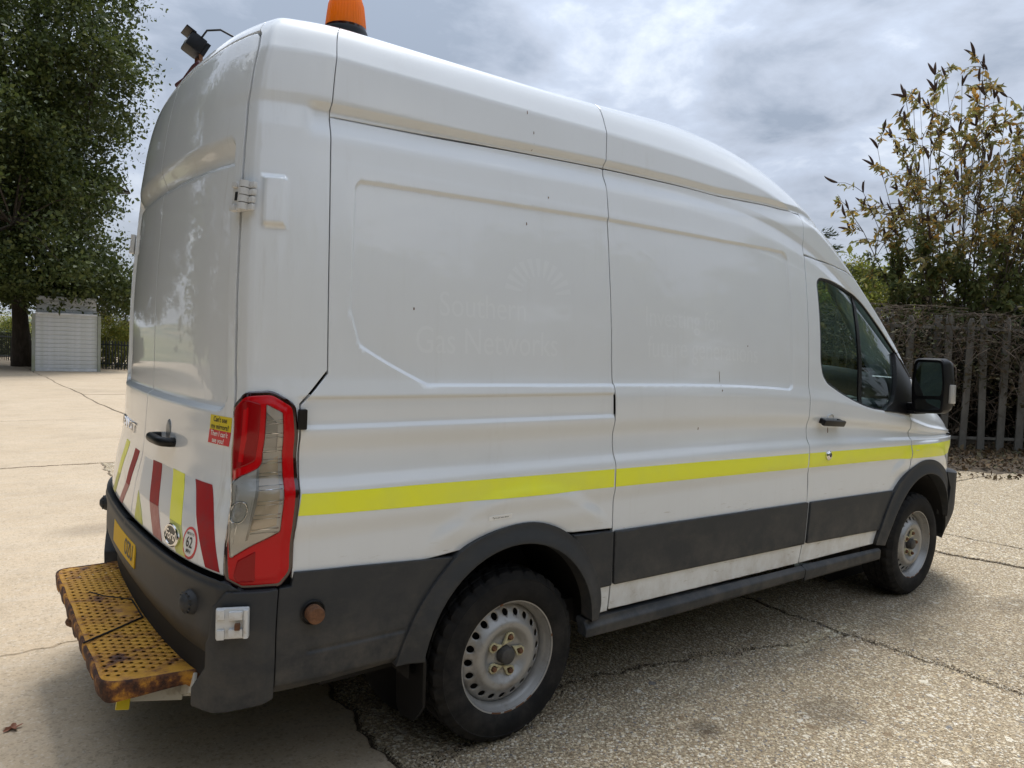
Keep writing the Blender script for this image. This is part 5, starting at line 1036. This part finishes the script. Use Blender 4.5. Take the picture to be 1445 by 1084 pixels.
# ------------------------------------------------------------------ right: bank of litter, thicket, hedge, buddleia
def bank():
    n=90; V=[];Fc=[]; prof=[(-1.75,-.012),(-1.55,.03),(-1.1,.075),(-.6,.10),(0,.10),(1.0,.22),(3.0,.30),(6,.1),(9,-.3)]; nr=np.array([-FD[1],FD[0]])
    for k in range(n+1):
        p=fp0+FD*(21*k/n-.6)
        for o,z in prof: q=p+nr*(o+(.10*math.sin(2.3*k)+.06*math.sin(5.1*k) if o<-1.2 else 0)); V.append((q[0],q[1],z+(.03*math.sin(3.3*k+o*7) if o>-1.5 else 0)))
    m=len(prof); Fc=[(k*m+j,k*m+m+j,k*m+m+j+1,k*m+j+1) for k in range(n) for j in range(m-1)]; o=mesh('soil_bank',V,Fc,M_SOIL,None,True); tag(o,kind='structure')
    N_=21000; u=RNG.uniform(-.5,20,N_); w=np.where(RNG.random(N_)<.85,RNG.uniform(-1.6,.3,N_),RNG.uniform(-2.3,-1.5,N_)*1.0); P=fp0+FD*u[:,None]+nr*w[:,None]; z=np.interp(w,[p[0] for p in prof],[p[1] for p in prof])+RNG.uniform(.0,.05,N_)*(w>-1.6)+.006
    o=leafmesh('leaf_litter',np.column_stack([P,z]),.06,M_DRY,None,.6,1.2); tag(o,kind='stuff')
bank()
def thicket():
    nr=np.array([-FD[1],FD[0]]); b=MB()
    for k in range(1700):
        u=RNG.uniform(-.5,18.5); w=RNG.normal(.05,.26); w=w if k%3 else .10+abs(w); p=np.array([*(fp0+FD*u+nr*w),RNG.uniform(0,1.0) if k%3==0 else RNG.uniform(1.0,2.2)]); q=[p]; d=np.array([*(FD*RNG.normal(0,.6)+nr*RNG.normal(0,.25)),RNG.uniform(.2,1.0)]); d/=np.linalg.norm(d); L=RNG.uniform(.5,1.8)
        for i in range(5): d=d+RNG.normal(0,.28,3)-np.array([0,0,.16*i]); d/=np.linalg.norm(d); q.append(q[-1]+d*L/5)
        q=[x if x[2]<2.3 else np.array([x[0],x[1],2.3+.15*(x[2]-2.3)]) for x in q]; r=RNG.uniform(.0035,.009); b.tube(q,r,4,[r*(1-.12*i) for i in range(6)])
    o=b.build('bramble_twigs',M_TWIG); tag(o,kind='stuff')
    P=[]
    for k in range(570):
        u=RNG.uniform(-.5,18.5); w=RNG.normal(.12,.22); z=RNG.beta(4.2,1.6)*2.3; P.append(np.array([*(fp0+FD*u+nr*w),z])+RNG.normal(0,1,(60,3))*[.22,.22,.16])
    P=np.concatenate(P); o=leafmesh('bramble_leaves',P[P[:,2]>.05],.055,island_mat('bramble_leaf',[(.045,.038,.02),(.075,.055,.03),(.035,.045,.016),(.10,.07,.04),(.05,.06,.02)],rough=.75,trans=.15),None,.65,.5); tag(o,kind='stuff')
    # the dense dark growth just behind the pales
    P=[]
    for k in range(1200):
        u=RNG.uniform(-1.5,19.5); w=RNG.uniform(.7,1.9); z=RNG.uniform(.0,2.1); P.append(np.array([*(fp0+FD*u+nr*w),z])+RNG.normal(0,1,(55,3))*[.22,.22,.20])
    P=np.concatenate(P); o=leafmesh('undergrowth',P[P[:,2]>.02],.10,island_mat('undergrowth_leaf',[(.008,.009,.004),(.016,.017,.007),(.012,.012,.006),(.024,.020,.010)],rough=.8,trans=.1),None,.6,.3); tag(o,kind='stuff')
thicket()
nr=np.array([-FD[1],FD[0]])
bush('hedge','yellow green hedge rounding above the fence beside the windscreen','hedge',(17.3,5.9,2.0),(1.75,1.5,1.75),200,220,.22,.075,M_HEDGE,stems=2)
bush('hedge','darker hedge filling in under the buddleia behind the pales','hedge',(16.6,3.3,1.45),(1.5,1.1,1.35),130,200,.24,.08,M_DHEDGE,stems=2)
bush('hedge','green hedge behind the pales at the right picture edge','hedge',(18.4,2.6,1.7),(2.4,1.5,1.75),170,200,.26,.08,M_DHEDGE,stems=2)
def conifer():
    t=root('conifer_tree',(15.95,7.15,0),'slender conifer peeping past the windscreen pillar of the van','tree'); MB().tube([(15.95,7.15,-.1),(15.95,7.15,4.7)],.1,8,[.13,.02]).build('trunk',M_BARK,t); P=[];Dd=[]; b=MB()
    for k in range(60):
        z=.8+3.7*k/60; a=2.4*k; L=1.15*(1-.62*k/60)+.25; e=np.array([math.cos(a)*L,math.sin(a)*L,.25*L]); s=np.array([15.95,7.15,z]); b.tube([s,s+e*.55,s+e+np.array([0,0,-.06])],.012,4,[.02,.012,.004]); u=np.sqrt(RNG.random(130))[:,None]; P.append(s+e*u+RNG.normal(0,.05,(130,3))+np.array([0,0,-.06])*u**2); Dd.append(np.tile(e/np.linalg.norm(e),(130,1)))
    b.build('branch',M_BARK,t); o=leafmesh('needles',np.concatenate(P),.11,M_DHEDGE,t,.22,.3,np.concatenate(Dd)); tag(o,kind='stuff')
conifer()
def buddleia():
    t=root('buddleia_bush',(14.3,2.75,0),'tall straggly buddleia with brown seed spikes and yellowing leaves above the fence','bush')
    # tips seen against the sky, spread over the depth of the bush
    tips=[(12.85,3.78,4.30),(12.95,3.72,4.6),(13.05,3.62,3.9),(13.02,3.66,6.05),(13.05,3.6,5.75),(13.3,3.4,6.25),(13.5,3.3,6.1),(13.75,3.12,6.6),(13.91,3.06,6.80),(14.05,2.95,6.55),(14.2,2.9,6.75),(14.35,2.76,6.85),(14.5,2.7,6.7),(14.45,2.75,6.3),(14.8,2.45,5.9),(14.95,2.35,6.1),(15.1,2.28,6.0),(15.25,2.2,6.2),(15.4,2.1,5.8),(15.6,2.0,6.1),(15.8,1.8,5.6),(13.2,3.55,5.1),(13.1,3.6,4.8),(13.6,3.3,5.4),(14.0,3.0,5.7),(14.4,2.8,5.5),(14.8,2.5,5.2),(15.2,2.2,5.3),(13.0,3.7,5.4),(13.35,3.45,4.4),(16.0,1.7,5.9),(16.3,1.5,5.4),(13.55,3.2,6.35),(14.65,2.6,6.35)]
    P=[];Dd=[];Q=[];QD=[];tp=[]; 
    for k in range(46):
        if k<len(tips): e=np.array(tips[k])+np.array([RNG.normal(0,.04),RNG.normal(0,.35),0])*[.2,1,0]
        else: b0=np.array(tips[RNG.integers(7,28)]); e=b0+RNG.normal(0,1,3)*[.28,.45,.40]-np.array([0,0,.45])
        f=np.array([14.3+RNG.normal(0,.25),2.75+RNG.normal(0,.25),0.0]); f[:2]+=(e[:2]-f[:2])*.25
        mid=f+(e-f)*.55+np.array([*(-(e-f)[:2]*.18),.35]); ctrl=[f,mid,e]; pts=[]
        for u in np.linspace(0,1,9): pts.append((1-u)**2*ctrl[0]+2*u*(1-u)*ctrl[1]+u*u*ctrl[2]+RNG.normal(0,.012,3))
        r0=RNG.uniform(.008,.018); b=MB(); b.tube(pts,r0,5,[r0*(1-.09*i) for i in range(9)])
        for i in range(3,9):
            dirn=(pts[i]-pts[i-1]); dirn/=np.linalg.norm(dirn); hi=pts[i][2]>3.2
            for _ in range(2 if i<8 else 1):
                L=RNG.uniform(.35,1.0)*(1.0 if i<7 else .55); dv=dirn*.55+RNG.normal(0,.54,3)+np.array([0,0,.12]); dv/=np.linalg.norm(dv); q=[pts[i]+(dv*L*u+np.array([0,0,.10*L*math.sin(2.4*u)-.10*u*u])) for u in (0,.35,.7,1)]; b.tube(q,.005,4,[.0075,.006,.0045,.003])
                n=RNG.integers(10,17) if hi else RNG.integers(26,40); u=.25+.75*RNG.random(n)**.7; C=np.array([q[0]+(q[3]-q[0])*w for w in u]); dl=dv*.8+RNG.normal(0,.55,(n,3))-np.array([0,0,.75])
                (P if hi else Q).append(C); (Dd if hi else QD).append(dl)
                if hi and RNG.random()<.30: tp.append((q[3],dv))
                if RNG.random()<.6:
                    d3=dv+RNG.normal(0,.5,3); d3/=np.linalg.norm(d3); e3=q[2]+d3*L*.55; b.tube([q[2],(q[2]+e3)/2+np.array([0,0,.02]),e3],.003,4,[.005,.004,.002]); n=RNG.integers(6,11); u=RNG.random(n)[:,None]; (P if hi else Q).append(q[2]+(e3-q[2])*u); (Dd if hi else QD).append(d3*.7+RNG.normal(0,.5,(n,3))-np.array([0,0,.7]))
        b.build('stem',M_TWIG,t,True); dirn=pts[-1]-pts[-2]; tp.append((pts[-1],dirn/np.linalg.norm(dirn)))
    nrm=lambda A:A/np.linalg.norm(A,axis=1,keepdims=True)
    o=leafmesh('leaves',np.concatenate(P),.115,M_BUD,t,.40,.3,nrm(np.concatenate(Dd)),.5); tag(o,kind='stuff')
    o=leafmesh('lower_leaves',np.concatenate(Q),.13,M_BUDLO,t,.42,.3,nrm(np.concatenate(QD)),.5); tag(o,kind='stuff')
    # one seed spike mesh, copied to every tip
    b=MB(); pts=[(0,0,0),(.004,0,.05),(.014,0,.10),(.030,0,.15),(.052,0,.20),(.075,0,.235)]; n=9; V=[];Fc=[]
    b.tube(pts,.018,9,[.010,.021,.024,.020,.013,.003])
    first=None
    for p,d in tp[:150]:
        for s in range(1 if RNG.random()<.6 else 2):
            d2=d*.7+RNG.normal(0,.35,3)+np.array([-.15,.1,.55]); q=Vector(d2).to_track_quat('Z','X')
            if first is None: first=b.build('seed_spike',M_SPIKE,t,True); o=first
            else: o=first.copy(); COL.objects.link(o)
            o.matrix_basis=Matrix.Translation(Vector(p))@q.to_matrix().to_4x4()@Matrix.Rotation(RNG.uniform(0,6.28),4,'Z')@Matrix.Scale(RNG.uniform(.75,1.15),4)
buddleia()
# trees across the yard, which the van's windows and paint reflect
for x,y,z,rx,rz,lb in ((19,-6.5,3.8,3.0,3.6,'broad green tree standing beyond the right end of the fence'),(24,-13,4.6,3.6,4.5,'tall green tree at the far right corner of the yard'),(13.5,-15,4.2,3.6,4.1,'round green tree across the yard from the front wheel'),(6.5,-16,4.0,3.6,3.9,'spreading green tree across the yard from the sliding door'),(-.5,-16,4.4,3.8,4.3,'wide dark tree straight across the yard from the tail'),(-8,-15,4.2,3.8,4.1,'dark tree at the near left of the yard')):
    bush('yard_tree',lb,'tree',(x,y,z),(rx,rx,rz),95,150,.5,.30,M_HEDGE,stems=2,zmin=.3)
for x,y,z,rx,rz,lb in ((-8.2,2.5,5.6,4.2,5.4,'unseen dark tree added along the yard side to shade the van doors'),(-9.0,13,5.8,4.6,5.6,'unseen dark tree added short of the oak to shade the van doors'),(-8.0,-7.0,5.2,4.0,5.0,'unseen dark tree added behind the tail step to shade the van doors')):  # unseen trees added to block low sky and darken the van's rear
    bush('yard_tree',lb,'tree',(x,y,z),(rx,rx,rz),130,190,.55,.30,M_OAK,stems=2,zmin=.3)
LEAF_AT=(-.332,.109)
for x,y,z,rx,rz,lb in ((14.5,15,2.4,3.2,2.3,'bushy boundary tree in line with the middle of the van'),(13,24,2.6,3.4,2.5,'bushy boundary tree in line with the back half of the van'),(21,12,2.6,3.2,2.5,'bushy boundary tree in line with the cab')):
    bush('boundary_tree',lb,'tree',(x,y,z),(rx,rx,rz),90,150,.5,.22,M_HEDGE,stems=2,zmin=.2)
# a brown leaf on the concrete by the step
def fallen_leaf():
    c=LEAF_AT; pts=[]
    for k in range(26):
        a=2*math.pi*k/26; r=.026*(1+.45*math.cos(5*a)); pts.append((c[0]+r*math.cos(a),c[1]+.8*r*math.sin(a),.006+.010*math.cos(2*a)**2))
    V=[(c[0],c[1],.004)]+pts; o=mesh('fallen_leaf',V,[(0,1+k,1+(k+1)%26) for k in range(26)],mat('brown_leaf',(.22,.085,.045),rough=.7)); tag(o,'small curled brown leaf on the concrete left of the rear step','leaf')
fallen_leaf()
